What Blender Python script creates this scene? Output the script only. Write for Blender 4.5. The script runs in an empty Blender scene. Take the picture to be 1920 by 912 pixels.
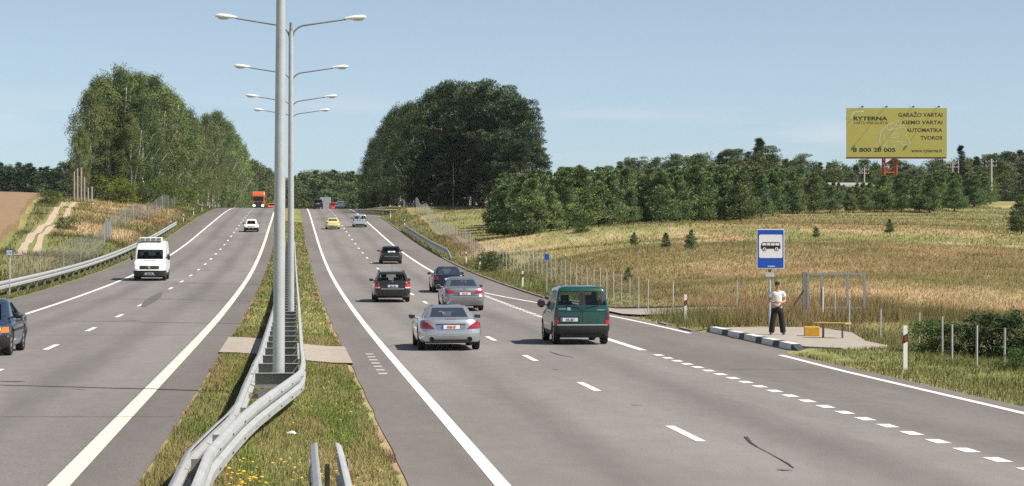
import bpy, bmesh, math, random
import numpy as np
from mathutils import Vector, Matrix
from mathutils.bvhtree import BVHTree

C = bpy.context.scene.collection
R = math.radians
TH = R(5.64)                      # the camera looks 5.64 degrees to the right of the road's direction
CT, ST = math.cos(TH), math.sin(TH)
FPX = 4180.0
CAMZ = 3.2
HZ = 456.0

# ---------------------------------------------------------------- camera, sky, sun, exposure
cam = bpy.data.cameras.new('camera'); cam.lens = 36 * FPX / 1920; cam.sensor_width = 36
cam.clip_start = 0.5; cam.clip_end = 9000
camo = bpy.data.objects.new('camera', cam); C.objects.link(camo)
camo.location = (0, 0, CAMZ); camo.rotation_euler = (R(90), 0, -TH)
bpy.context.scene.camera = camo

SUN = Vector((0.6 * CT - 0.23 * ST, -0.6 * ST - 0.23 * CT, 0.766)).normalized()
sl = bpy.data.lights.new('sun', 'SUN'); sl.energy = 4.8; sl.angle = R(0.53); sl.color = (1.0, 0.93, 0.83)
so = bpy.data.objects.new('sun', sl); C.objects.link(so)
so.rotation_euler = SUN.to_track_quat('Z', 'Y').to_euler(); so.location = (40, -20, 60)

w = bpy.data.worlds.new('World'); bpy.context.scene.world = w; w.use_nodes = True
nt = w.node_tree; nt.nodes.clear()
wo = nt.nodes.new('ShaderNodeOutputWorld'); bg = nt.nodes.new('ShaderNodeBackground')
sky = nt.nodes.new('ShaderNodeTexSky'); sky.sky_type = 'NISHITA'; sky.sun_disc = False
sky.sun_elevation = math.asin(SUN.z); sky.sun_rotation = math.atan2(SUN.x, SUN.y)
sky.air_density = 0.6; sky.dust_density = 0.42; sky.ozone_density = 4.5; sky.altitude = 0
bg.inputs['Strength'].default_value = 0.088
# small thin clouds low over the horizon
tc = nt.nodes.new('ShaderNodeTexCoord'); mp = nt.nodes.new('ShaderNodeMapping')
mp.inputs['Scale'].default_value = (7.0, 7.0, 60.0); mp.inputs['Location'].default_value = (3.1, 0.4, 0.0)
no = nt.nodes.new('ShaderNodeTexNoise'); no.inputs['Scale'].default_value = 1.0; no.inputs['Detail'].default_value = 6
cr = nt.nodes.new('ShaderNodeValToRGB'); cr.color_ramp.elements[0].position = 0.50; cr.color_ramp.elements[1].position = 0.78
sx = nt.nodes.new('ShaderNodeSeparateXYZ')
band = nt.nodes.new('ShaderNodeValToRGB')
e = band.color_ramp.elements; e[0].position = 0.035; e[0].color = (0, 0, 0, 1); e[1].position = 0.047; e[1].color = (1, 1, 1, 1)
x2 = e.new(0.056); x2.color = (1, 1, 1, 1); x3 = e.new(0.068); x3.color = (0, 0, 0, 1)
mul = nt.nodes.new('ShaderNodeMath'); mul.operation = 'MULTIPLY'
mul2 = nt.nodes.new('ShaderNodeMath'); mul2.operation = 'MULTIPLY'; mul2.inputs[1].default_value = 0.5
mixc = nt.nodes.new('ShaderNodeMix'); mixc.data_type = 'RGBA'; mixc.inputs['B'].default_value = (7.2, 6.8, 6.9, 1)
hs = nt.nodes.new('ShaderNodeHueSaturation'); hs.inputs['Saturation'].default_value = 0.6
L = nt.links.new
L(tc.outputs['Generated'], mp.inputs['Vector']); L(mp.outputs[0], no.inputs['Vector']); L(no.outputs['Fac'], cr.inputs[0])
L(tc.outputs['Generated'], sx.inputs[0]); L(sx.outputs['Z'], band.inputs[0])
L(cr.outputs[0], mul.inputs[0]); L(band.outputs[0], mul.inputs[1]); L(mul.outputs[0], mul2.inputs[0])
tn = nt.nodes.new('ShaderNodeMix'); tn.data_type = 'RGBA'; tn.blend_type = 'MULTIPLY'; tn.inputs['Factor'].default_value = 1.0; tn.inputs['B'].default_value = (0.95, 1.03, 1.0, 1)
L(sky.outputs[0], hs.inputs['Color']); L(hs.outputs[0], tn.inputs['A']); L(tn.outputs['Result'], mixc.inputs['A']); L(mul2.outputs[0], mixc.inputs['Factor'])
L(mixc.outputs['Result'], bg.inputs['Color']); L(bg.outputs[0], wo.inputs['Surface'])

vs = bpy.context.scene.view_settings
vs.view_transform = 'Standard'; vs.look = 'None'; vs.exposure = 0.52; vs.gamma = 1; vs.use_curve_mapping = False
cy = bpy.context.scene.cycles
cy.max_bounces = 8; cy.transparent_max_bounces = 16; cy.diffuse_bounces = 3; cy.glossy_bounces = 3
cy.use_adaptive_sampling = True; cy.adaptive_threshold = 0.01; cy.use_denoising = False; cy.sample_clamp_indirect = 3.0

# ---------------------------------------------------------------- picture <-> place
def px(x, y, D):
    "a photo pixel at a depth of D metres -> point (u across the road, s along it, z)"
    X = (x - 960) / FPX * D
    return (X * CT + D * ST, D * CT - X * ST, CAMZ + (HZ - y) / FPX * D)

def spline(xs, ys):
    "natural cubic spline"
    xs = np.array(xs, float); ys = np.array(ys, float); n = len(xs)
    h = np.diff(xs); A = np.eye(n); b = np.zeros(n)
    for i in range(1, n - 1):
        A[i, i - 1] = h[i - 1]; A[i, i] = 2 * (h[i - 1] + h[i]); A[i, i + 1] = h[i]
        b[i] = 3 * ((ys[i + 1] - ys[i]) / h[i] - (ys[i] - ys[i - 1]) / h[i - 1])
    c = np.linalg.solve(A, b)
    def f(x):
        x = np.clip(np.asarray(x, float), xs[0], xs[-1])
        i = np.clip(np.searchsorted(xs, x) - 1, 0, n - 2)
        t = x - xs[i]
        bb = (ys[i + 1] - ys[i]) / h[i] - h[i] * (2 * c[i] + c[i + 1]) / 3
        d = (c[i + 1] - c[i]) / (3 * h[i])
        return ys[i] + bb * t + c[i] * t * t + d * t ** 3
    return f
zroad = spline([-60, 0, 40, 84, 115, 160, 190, 221, 260, 298, 350, 392, 430, 480, 560, 700, 1000, 3000],
               [0.02, 0.03, 0.06, 0.13, 0.38, 1.08, 1.85, 2.85, 4.35, 5.85, 7.85, 9.1, 9.75, 10.0, 9.6, 8.5, 7.5, 7.0])
def sstep(a, b, x):
    t = np.clip((np.asarray(x, float) - a) / (b - a), 0, 1); return t * t * (3 - 2 * t)
def zr(u, s):
    "height of the paved surface: the two carriageways differ by 0.3 m"
    u = np.asarray(u, float)
    return zroad(s) + 0.3 * (1 - sstep(-1.8, 1.5, u)) * (1 - 0.5 * sstep(260, 420, s))

# terrain: thin plate spline through sighted points
P = []
for s in (0, 30, 60, 90, 120, 150, 180, 210, 240, 270, 300, 340, 390, 450, 550, 700):
    P.append((13.5, s, float(zr(13.5, s)))); P.append((-14.0, s, float(zr(-14, s))))
sight = [(940,440,222),(1000,436,200),(1150,425,215),(1390,418,230),(1500,402,265),(1700,400,272),(1850,386,310),(1915,380,330),
 (1300,560,97),(1500,590,86),(1620,592,83),(1740,642,66),(1830,690,60),(1882,690,56),(1850,590,95),(1700,520,120),(1900,480,150),(1900,430,215),(1300,480,140),
 (1100,470,152),(1100,500,135),(1700,460,165),(951,518,156),(880,490,185),(833,441,238),(811,417,271),(798,397,298),(779,388,327),(1166,575,100),
 (1000,470,170),(900,420,270),(900,395,310),(1300,560,97),(1500,520,112),
 (200,450,200),(200,420,232),(200,400,262),(200,376,320),(100,480,150),(100,440,190),(100,400,240),(100,378,290),(0,520,115),(0,480,150),
 (0,440,190),(0,400,240),(0,371,300),(300,400,300),(300,377,360),(370,388,400),(-300,480,150),(-300,372,300)]
for x, y, D in sight: P.append(px(x, y, D))
P += [px(1250, 0, 420)[:2] + (10.5,), px(1800, 0, 460)[:2] + (10.5,), px(900, 0, 420)[:2] + (10.5,), px(2300, 0, 300)[:2] + (7.5,), px(2300, 0, 80)[:2] + (0.3,),
      px(100, 0, 420)[:2] + (10.8,), px(-400, 0, 420)[:2] + (10.5,), px(300, 0, 480)[:2] + (10.8,)]
for q in ((-700, -300), (0, -300), (700, -300)): P.append(q + (0.0,))
for q in ((-900, 900), (-300, 900), (300, 900), (900, 900), (-900, 300), (900, 300), (-2500, 3000), (0, 3000), (2500, 3000), (-2500, 0), (2500, 0)): P.append(q + (9.0,))
P = np.array(P)
def tpsK(d2): return 0.5 * d2 * np.log(d2 + 1e-9)
_n = len(P); _xy = P[:, :2] / 100.0
_d2 = ((_xy[:, None] - _xy[None]) ** 2).sum(-1)
_A = np.zeros((_n + 3, _n + 3)); _A[:_n, :_n] = tpsK(_d2) + 0.004 * np.eye(_n); _A[:_n, _n] = 1; _A[:_n, _n + 1:] = _xy; _A[_n:, :_n] = _A[:_n, _n:].T
_b = np.zeros(_n + 3); _b[:_n] = P[:, 2]; _wt = np.linalg.solve(_A, _b)
def tps(u, s):
    q = np.stack([np.ravel(u), np.ravel(s)], 1).astype(float) / 100.0
    out = np.empty(len(q))
    for i in range(0, len(q), 20000):
        k = q[i:i + 20000]; d2 = ((k[:, None] - _xy[None]) ** 2).sum(-1)
        out[i:i + 20000] = tpsK(d2) @ _wt[:_n] + _wt[_n] + k @ _wt[_n + 1:]
    return out

def bay_edge(s):
    "outer edge of the right asphalt (it widens at the bus bay)"
    s = np.asarray(s, float)
    return 12.8 + 1.15 * (1 - sstep(86, 112, s)) + 0.5 * sstep(62.4, 63.2, s) * (1 - sstep(76.9, 77.5, s))
# small value noise
def vnoise(x, y, seed=0):
    x = np.asarray(x, float); y = np.asarray(y, float)
    xi = np.floor(x).astype(np.int64); yi = np.floor(y).astype(np.int64); fx = x - xi; fy = y - yi
    def h(a, b):
        n = (a * 374761393 + b * 668265263 + seed * 1442695041) & 0xffffffff
        n = ((n ^ (n >> 13)) * 1274126177) & 0xffffffff
        return ((n ^ (n >> 16)) & 0xffff) / 65535.0
    fx = fx * fx * (3 - 2 * fx); fy = fy * fy * (3 - 2 * fy)
    return (h(xi, yi) * (1 - fx) + h(xi + 1, yi) * fx) * (1 - fy) + (h(xi, yi + 1) * (1 - fx) + h(xi + 1, yi + 1) * fx) * fy
def fbm(x, y, o=4, seed=0):
    t = 0; a = 0.5
    for i in range(o):
        t = t + a * vnoise(np.asarray(x) * 2 ** i + 17 * i, np.asarray(y) * 2 ** i - 9 * i, seed + i); a *= 0.5
    return t / (1 - 0.5 ** o)

def ground(u, s):
    "height of the grass/soil sheet (a little below the asphalt next to it)"
    u = np.asarray(u, float); s = np.asarray(s, float); sh = np.broadcast(u, s).shape
    u, s = np.broadcast_to(u, sh), np.broadcast_to(s, sh)
    zroadside = zr(u, s)
    T = tps(u, s).reshape(sh)
    er = bay_edge(s)
    wr = sstep(0, 3.2, u - er - 0.4) * (u > 0); wl = sstep(0, 3.2, -u - 13.3) * (u < 0)
    wr = wr * (1 - sstep(60.5, 62.5, s) * (1 - sstep(77.5, 80.5, s)) * (1 - sstep(18.5, 20.5, u)))
    wgt = wr + wl
    bump = (fbm(u / 6, s / 6, 3, 5) - 0.5) * 0.35 * np.clip(wgt, 0, 1) * (np.abs(u) < 200)
    base = zroadside - 0.02
    # the median bulges a few centimetres, soil under the asphalt stays well below it
    onmed = (u > -1.75) & (u < 1.45)
    base = np.where(onmed, zroadside + 0.02 * np.cos(np.clip(u / 1.6, -1, 1) * 1.5) - 0.01, base)
    under = ((u >= 1.75) & (u <= er - 0.25)) | ((u <= -2.05) & (u >= -12.75))
    base = np.where(under, base - 0.12, base)
    base = base + 0.11 * (u > 14.8) * (u < 22) * sstep(57, 60, s) * (1 - sstep(79, 82, s))
    return base * (1 - wgt) + (T + bump) * wgt

def hit(x, y, fn=None, lo=15.0, hi=1500.0):
    "the point of the road (or of fn) that a photo pixel shows"
    fn = fn or zr
    D = np.concatenate([np.arange(lo, 200, 0.1), np.arange(200, hi, 0.5)])
    X = (x - 960) / FPX * D; u = X * CT + D * ST; s = D * CT - X * ST; z = CAMZ + (HZ - y) / FPX * D
    d = z - fn(u, s); i = int(np.argmax(d <= 0)) if (d <= 0).any() else len(D) - 1
    return float(u[i]), float(s[i]), float(fn(u[i], s[i])), float(D[i])

# ---------------------------------------------------------------- materials
def lin(*c):
    return tuple(((v / 255) / 12.92 if v / 255 <= 0.04045 else ((v / 255 + 0.055) / 1.055) ** 2.4) for v in c)
_mats = {}
def mat(name, col, rough=0.6, metal=0.0, var=0.0, vscale=8.0, bump=0.0, bscale=60.0, coat=0.0, spec=0.5, trans=0.0, emit=0.0, attr=None, rnd=0.0, upn=0.0):
    if name in _mats: return _mats[name]
    m = bpy.data.materials.new(name); m.use_nodes = True; t = m.node_tree; n = t.nodes; b = n['Principled BSDF']
    b.inputs['Roughness'].default_value = rough; b.inputs['Metallic'].default_value = metal
    b.inputs['Coat Weight'].default_value = coat; b.inputs['Coat Roughness'].default_value = 0.06; b.inputs['Specular IOR Level'].default_value = spec
    src = None
    if attr:
        a = n.new('ShaderNodeAttribute'); a.attribute_name = attr; src = a.outputs['Color']
    else:
        rgb = n.new('ShaderNodeRGB'); rgb.outputs[0].default_value = (*col[:3], 1); src = rgb.outputs[0]
    if var > 0 or rnd > 0:
        hv = n.new('ShaderNodeHueSaturation'); t.links.new(src, hv.inputs['Color']); val = None
        if var > 0:
            tcn = n.new('ShaderNodeTexCoord'); nz = n.new('ShaderNodeTexNoise'); nz.inputs['Scale'].default_value = vscale; nz.inputs['Detail'].default_value = 5; nz.inputs['Roughness'].default_value = 0.65
            t.links.new(tcn.outputs['Object'], nz.inputs['Vector'])
            mr = n.new('ShaderNodeMapRange'); mr.inputs['From Min'].default_value = 0.25; mr.inputs['From Max'].default_value = 0.75
            mr.inputs['To Min'].default_value = 1 - var; mr.inputs['To Max'].default_value = 1 + var; t.links.new(nz.outputs['Fac'], mr.inputs['Value']); val = mr.outputs[0]
        if rnd > 0:
            oi = n.new('ShaderNodeObjectInfo'); mr2 = n.new('ShaderNodeMapRange'); mr2.inputs['To Min'].default_value = 1 - rnd; mr2.inputs['To Max'].default_value = 1 + rnd
            t.links.new(oi.outputs['Random'], mr2.inputs['Value'])
            mr3 = n.new('ShaderNodeMapRange'); mr3.inputs['To Min'].default_value = 0.5 - 0.02; mr3.inputs['To Max'].default_value = 0.5 + 0.02
            fr = n.new('ShaderNodeMath'); fr.operation = 'FRACT'; mm = n.new('ShaderNodeMath'); mm.operation = 'MULTIPLY'; mm.inputs[1].default_value = 7.31
            t.links.new(oi.outputs['Random'], mm.inputs[0]); t.links.new(mm.outputs[0], fr.inputs[0]); t.links.new(fr.outputs[0], mr3.inputs['Value']); t.links.new(mr3.outputs[0], hv.inputs['Hue'])
            if val is not None:
                mu = n.new('ShaderNodeMath'); mu.operation = 'MULTIPLY'; t.links.new(val, mu.inputs[0]); t.links.new(mr2.outputs[0], mu.inputs[1]); val = mu.outputs[0]
            else: val = mr2.outputs[0]
        t.links.new(val, hv.inputs['Value']); src = hv.outputs[0]
    t.links.new(src, b.inputs['Base Color'])
    if bump > 0:
        tcn = n.new('ShaderNodeTexCoord'); nz = n.new('ShaderNodeTexNoise'); nz.inputs['Scale'].default_value = bscale; nz.inputs['Detail'].default_value = 4
        bp = n.new('ShaderNodeBump'); bp.inputs['Strength'].default_value = bump; bp.inputs['Distance'].default_value = 0.02
        t.links.new(tcn.outputs['Object'], nz.inputs['Vector']); t.links.new(nz.outputs['Fac'], bp.inputs['Height']); t.links.new(bp.outputs[0], b.inputs['Normal'])
    if upn > 0:
        ge = n.new('ShaderNodeNewGeometry'); m1 = n.new('ShaderNodeMix'); m1.data_type = 'VECTOR'; m1.inputs['Factor'].default_value = upn
        t.links.new(ge.outputs['Normal'], m1.inputs['A']); m1.inputs['B'].default_value = (0, 0, 1); nm = n.new('ShaderNodeVectorMath'); nm.operation = 'NORMALIZE'
        t.links.new(m1.outputs['Result'], nm.inputs[0]); t.links.new(nm.outputs[0], b.inputs['Normal'])
    if emit > 0:
        b.inputs['Emission Color'].default_value = (*col[:3], 1); b.inputs['Emission Strength'].default_value = emit
    if trans > 0:
        out = n['Material Output']; tl = n.new('ShaderNodeBsdfTranslucent'); mx = n.new('ShaderNodeMixShader'); mx.inputs[0].default_value = trans
        if upn > 0: t.links.new(nm.outputs[0], tl.inputs['Normal'])
        t.links.new(src, tl.inputs['Color']); t.links.new(b.outputs[0], mx.inputs[1]); t.links.new(tl.outputs[0], mx.inputs[2]); t.links.new(mx.outputs[0], out.inputs['Surface'])
    _mats[name] = m
    return m
def glassmat(name, tint, refl=0.08):
    if name in _mats: return _mats[name]
    m = bpy.data.materials.new(name); m.use_nodes = True; t = m.node_tree; n = t.nodes; n.clear()
    out = n.new('ShaderNodeOutputMaterial'); tr = n.new('ShaderNodeBsdfTransparent'); tr.inputs[0].default_value = (*tint, 1)
    gl = n.new('ShaderNodeBsdfGlossy'); gl.inputs['Roughness'].default_value = 0.03; fr = n.new('ShaderNodeLayerWeight'); fr.inputs['Blend'].default_value = 0.12
    ad = n.new('ShaderNodeMath'); ad.operation = 'MULTIPLY_ADD'; ad.inputs[1].default_value = 0.6; ad.inputs[2].default_value = refl
    mx = n.new('ShaderNodeMixShader'); t.links.new(fr.outputs['Fresnel'], ad.inputs[0]); t.links.new(ad.outputs[0], mx.inputs[0])
    t.links.new(tr.outputs[0], mx.inputs[1]); t.links.new(gl.outputs[0], mx.inputs[2]); t.links.new(mx.outputs[0], out.inputs['Surface'])
    _mats[name] = m; return m

# ---------------------------------------------------------------- mesh helpers
class MB:
    def __init__(s): s.v = []; s.f = []
    def add(s, vs_, fs):
        o = len(s.v); s.v += [tuple(map(float, a)) for a in vs_]; s.f += [tuple(i + o for i in f) for f in fs]; return s
    def box(s, c, d, rot=None):
        hx, hy, hz = d[0] / 2, d[1] / 2, d[2] / 2
        p = [Vector((a * hx, b * hy, q * hz)) for a in (-1, 1) for b in (-1, 1) for q in (-1, 1)]
        if rot is not None: p = [rot @ q for q in p]
        p = [q + Vector(c) for q in p]
        return s.add(p, [(0, 1, 3, 2), (4, 6, 7, 5), (0, 4, 5, 1), (2, 3, 7, 6), (0, 2, 6, 4), (1, 5, 7, 3)])
    def tube(s, pts, r, n=8, cap=True):
        pts = [Vector(p) for p in pts]; rs = r if isinstance(r, (list, tuple)) else [r] * len(pts); vsx = []; fs = []
        up = None
        for i, p in enumerate(pts):
            d = (pts[min(i + 1, len(pts) - 1)] - pts[max(i - 1, 0)]).normalized()
            a = Vector((0, 0, 1)) if abs(d.z) < 0.95 else Vector((1, 0, 0))
            if up is None: up = a
            x = d.cross(up)
            if x.length < 1e-4: x = d.cross(a)
            x.normalize(); y = x.cross(d); 
            for k in range(n):
                q = 2 * math.pi * k / n; vsx.append(p + (x * math.cos(q) + y * math.sin(q)) * rs[i])
        for i in range(len(pts) - 1):
            for k in range(n): fs.append((i * n + k, i * n + (k + 1) % n, (i + 1) * n + (k + 1) % n, (i + 1) * n + k))
        if cap: fs.append(tuple(range(n))[::-1]); fs.append(tuple((len(pts) - 1) * n + k for k in range(n)))
        return s.add(vsx, fs)
    def prism(s, poly, h, M=Matrix.Identity(4)):
        "polygon in xy extruded by h along z, then moved by M"
        n = len(poly); vsx = [M @ Vector((a, b, 0)) for a, b in poly] + [M @ Vector((a, b, h)) for a, b in poly]
        fs = [tuple(range(n))[::-1], tuple(range(n, 2 * n))] + [(i, (i + 1) % n, n + (i + 1) % n, n + i) for i in range(n)]
        return s.add(vsx, fs)
    def ell(s, c, r, n=12, m=8, zmin=-1.0):
        vsx = []; fs = []
        for i in range(m + 1):
            a = -math.pi / 2 + math.pi * i / m; z = max(math.sin(a), zmin); q = math.cos(a)
            for k in range(n): t = 2 * math.pi * k / n; vsx.append((c[0] + r[0] * q * math.cos(t), c[1] + r[1] * q * math.sin(t), c[2] + r[2] * z))
        for i in range(m):
            for k in range(n): fs.append((i * n + k, i * n + (k + 1) % n, (i + 1) * n + (k + 1) % n, (i + 1) * n + k))
        return s.add(vsx, fs)
    def mesh(s, name): 
        me = bpy.data.meshes.new(name); me.from_pydata(s.v, [], s.f); me.update(); return me
    def build(s, name, m, parent=None, smooth=None, bevel=0.0):
        me = s.mesh(name); 
        if bevel > 0:
            bm = bmesh.new(); bm.from_mesh(me); bmesh.ops.remove_doubles(bm, verts=bm.verts, dist=1e-5)
            ed = [e_ for e_ in bm.edges if len(e_.link_faces) == 2 and e_.calc_face_angle(0) > 0.5]
            bmesh.ops.bevel(bm, geom=ed, offset=bevel, segments=2, affect='EDGES', profile=0.5); bm.to_mesh(me); bm.free()
        return link(name, me, m, parent, smooth)
def link(name, me, m, parent=None, smooth=None):
    if m is not None and not me.materials: me.materials.append(m)
    if smooth is not None:
        me.shade_smooth()
        try: me.set_sharp_from_angle(angle=R(smooth))
        except Exception: pass
    o = bpy.data.objects.new(name, me); C.objects.link(o)
    if parent is not None: o.parent = parent
    return o
def tag(o, label=None, cat=None, group=None, kind=None):
    if label: o['label'] = label
    if cat: o['category'] = cat
    if group: o['group'] = group
    if kind: o['kind'] = kind
    return o
def empty(name, loc, rz=0.0, label=None, cat=None, group=None):
    o = bpy.data.objects.new(name, None); C.objects.link(o); o.location = loc; o.rotation_euler = (0, 0, rz); o.empty_display_size = 0.3
    return tag(o, label, cat, group)
def copy_tree(o, parent=None):
    c = o.copy(); C.objects.link(c)
    if parent is not None: c.parent = parent
    for ch in list(o.children): copy_tree(ch, c)
    return c
def struct(name, me, m, smooth=None, label=None):
    o = link(name, me, m, None, smooth); o['kind'] = 'structure'
    if label: o['label'] = label
    return o
def fastmesh(name, V, F, cols=None):
    "numpy arrays -> mesh (all faces the same size); cols: one colour per vertex"
    me = bpy.data.meshes.new(name); V = np.asarray(V, np.float32); F = np.asarray(F, np.int32); k = F.shape[1]
    me.vertices.add(len(V)); me.vertices.foreach_set('co', V.ravel())
    me.loops.add(F.size); me.loops.foreach_set('vertex_index', F.ravel())
    me.polygons.add(len(F)); me.polygons.foreach_set('loop_start', np.arange(0, F.size, k, dtype=np.int32))
    try: me.polygons.foreach_set('loop_total', np.full(len(F), k, np.int32))
    except Exception: pass
    if cols is not None:
        a = me.color_attributes.new('tint', 'FLOAT_COLOR', 'POINT'); q = np.ones((len(V), 4), np.float32); q[:, :3] = cols; a.data.foreach_set('color', q.ravel())
    me.update(calc_edges=True); me.validate(); return me
_tx = {}
def text_mesh(body, size, bold=0.0, align='LEFT', spacing=1.0, xscale=1.0, depth=0.0):
    cu = bpy.data.curves.new('t', 'FONT'); cu.body = body; cu.size = size; cu.align_x = align; cu.offset = bold; cu.space_character = spacing; cu.extrude = depth; cu.resolution_u = 3
    ob = bpy.data.objects.new('t', cu); C.objects.link(ob); bpy.context.view_layer.update()
    dg = bpy.context.evaluated_depsgraph_get(); me = bpy.data.meshes.new_from_object(ob.evaluated_get(dg))
    bpy.data.objects.remove(ob); bpy.data.curves.remove(cu)
    if xscale != 1.0: me.transform(Matrix.Scale(xscale, 4, (1, 0, 0)))
    return me
def mb_mesh(mb, me, M=Matrix.Identity(4)):
    return mb.add([M @ v.co for v in me.vertices], [tuple(p.vertices) for p in me.polygons])
ORD = ['first', 'second', 'third', 'fourth', 'fifth', 'sixth', 'seventh', 'eighth', 'ninth', 'tenth', 'eleventh', 'twelfth', 'thirteenth', 'fourteenth', 'fifteenth',
       'sixteenth', 'seventeenth', 'eighteenth', 'nineteenth', 'twentieth', 'twenty-first', 'twenty-second', 'twenty-third', 'twenty-fourth', 'twenty-fifth', 'twenty-sixth',
       'twenty-seventh', 'twenty-eighth', 'twenty-ninth', 'thirtieth']
# ---------------------------------------------------------------- ground colours (plants and soil, by place)
GREEN = np.array([0.125, 0.155, 0.045]); OLIVE = np.array([0.195, 0.190, 0.080]); TAN = np.array([0.385, 0.285, 0.160])
RED = np.array([0.330, 0.215, 0.115]); PALE = np.array([0.47, 0.40, 0.24]); SOIL = np.array([0.25, 0.17, 0.11])
def lerp(a, b, t): return a + (b - a) * np.asarray(t)[..., None]
def tint(u, s):
    u = np.asarray(u, float); s = np.asarray(s, float)
    D = s * CT + u * ST
    n1 = fbm(u / 9, s / 14, 4, 11); n2 = fbm(u / 3.0, s / 5, 3, 23); n3 = fbm(u / 22, s / 30, 3, 37); n4 = fbm(u * 1.1, s * 0.8, 3, 51)
    c = lerp(np.broadcast_to(OLIVE, u.shape + (3,)), TAN, sstep(0.40, 0.62, n1))
    c = lerp(c, RED, sstep(0.47, 0.68, n3) * 0.55)
    c = lerp(c, (GREEN + OLIVE) * .5, sstep(0.44, 0.66, fbm(u / 13, s / 22, 4, 91)) * 0.65)
    c = lerp(c, OLIVE * .9, (u > 15) * sstep(185, 215, D) * 0.5)
    # right meadow: a reddish belt in front, a green belt with pale flowers further back
    rt = (u > 15)
    belt = np.exp(-((D - 128) / 22) ** 2) * rt
    c = lerp(c, lerp(np.broadcast_to(RED, c.shape), TAN, n2), belt * 0.45)
    gb = np.exp(-((D - 180) / 20) ** 2) * rt
    c = lerp(c, GREEN * 1.2, gb * sstep(0.30, 0.60, n2) * 0.6)
    c = lerp(c, PALE, gb * sstep(0.58, 0.70, fbm(u / 2.2, s / 8, 3, 71)) * 0.5)
    wet = rt * (1 - sstep(68, 92, D)) ; c = lerp(c, lerp(np.broadcast_to(GREEN, c.shape), OLIVE, n2), wet * 0.85)
    # left bank: dry pale grass towards the crest, green beside the track
    lf = (u < -13)
    c = lerp(c, PALE * np.array([1, .88, .75]), lf * sstep(225, 290, s) * (1 - sstep(-24, -20, -u * -1)) * sstep(0.35, .55, n2) * 0.8)
    # green strip between the wheat and the dirt track
    if 'wheat_edge' in globals():
        c = lerp(c, lerp(np.broadcast_to(GREEN * 1.05, c.shape), OLIVE, n2), lf * np.exp(-((u - wheat_edge(s) - 1.5) / 2.6) ** 2) * (s > 90) * 0.85)
    # verges
    v = np.exp(-((np.abs(u) - np.where(u > 0, bay_edge(s) + 1.0, 14.0)) / 1.5) ** 2)
    c = lerp(c, lerp(np.broadcast_to(GREEN * 1.1, c.shape), OLIVE, n2), v * 0.8)
    med = (np.abs(u) < 1.9)
    cm = lerp(np.broadcast_to(GREEN * 1.15, c.shape), OLIVE * 1.05, sstep(0.30, 0.70, fbm(u / .7, s / 3.5, 3, 61))); cm = lerp(cm, TAN * 0.8, sstep(0.50, 0.74, fbm(u / .8, s / 5, 3, 67) + 0.08 * (u > 0.2)) * 0.5)
    c = np.where(med[..., None], cm, c)
    edge = med & (np.minimum(u + 1.8, 1.5 - u) < 0.05 + 0.22 * (n4 - 0.45)); c = np.where(edge[..., None], SOIL * 0.8, c)
    # red earth scars
    for (uu, ss, a, b) in ((23.5, 93, 4.5, 2.0), (16.5, 222, 1.2, 14), (16.0, 190, .7, 12)):
        c = lerp(c, SOIL * np.array([1.15, .85, .75]), np.exp(-((u - uu) / a) ** 2 - ((s - ss) / b) ** 2) * sstep(.3, .5, n2))
    far = sstep(330, 420, s); c = lerp(c, OLIVE * 0.8, far * 0.6)
    c = np.where(med[..., None], c * (1.62 - 0.48 * sstep(70, 160, s))[..., None], c * np.where(lf, 1.05, 1.28)[..., None])
    return c * (0.82 + 0.36 * n4)[..., None]

_we = sorted([hit(*p, ground, 60)[:2] for p in ((66, 376), (56, 396), (44, 418), (28, 436), (13, 453), (-40, 476))], key=lambda q: q[1])
def wheat_edge(s): return np.interp(s, [q[1] for q in _we], [q[0] for q in _we])
TRK = [[hit(x, y, ground, 90)[:2] for x, y in q] for q in ([(33, 480), (46, 462), (56, 449), (74.6, 431), (94, 416), (105, 396), (120, 381)], [(57, 478), (74.6, 453), (88, 436), (110, 422), (123, 407), (132, 390), (143, 380)])]
def strip(us, ss): 
    U, S = np.meshgrid(us, ss); return U, S
us = np.unique(np.concatenate([np.array([-3500, -2200, -1400, -900, -600, -400, -300, -230, -180, -150]), np.arange(-130, -34, 4.0), np.arange(-34, -13, 0.7),
     np.array([-13.2, -12.9, -12.7, -9, -5, -2.1, -2.0, -1.86, -1.74, -1.4, -1, -.5, 0, .5, 1, 1.3, 1.44, 1.56, 1.72, 1.8, 5, 9, 12.5, 12.7, 12.9]), np.arange(13.1, 36, 0.6), np.arange(36, 130, 3.0),
     np.array([150, 180, 230, 300, 400, 600, 900, 1400, 2200, 3500])]))
ss = np.unique(np.concatenate([np.array([-400, -250, -150, -80, -40, -10, 5, 15]), np.arange(20, 130, 1.2), np.arange(130, 330, 2.0), np.arange(330, 500, 5.0), np.array([520, 560, 620, 700, 800, 950, 1200, 1600, 2200, 3000, 4200])]))
U, S = strip(us, ss)
Z = ground(U, S)
V = np.stack([U, S, Z], -1).reshape(-1, 3); nu, ns = len(us), len(ss)
I = np.arange(nu * ns).reshape(ns, nu)
F = np.stack([I[:-1, :-1], I[:-1, 1:], I[1:, 1:], I[1:, :-1]], -1).reshape(-1, 4)
def groundmat():
    m = mat('meadow_ground', (1, 1, 1), rough=1.0, spec=0.1, var=0.32, vscale=3.0, bump=0.6, bscale=4.0, attr='tint'); return m
terrain = struct('terrain', fastmesh('terrain', V, F, tint(U, S).reshape(-1, 3)), groundmat(), 80)

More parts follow.
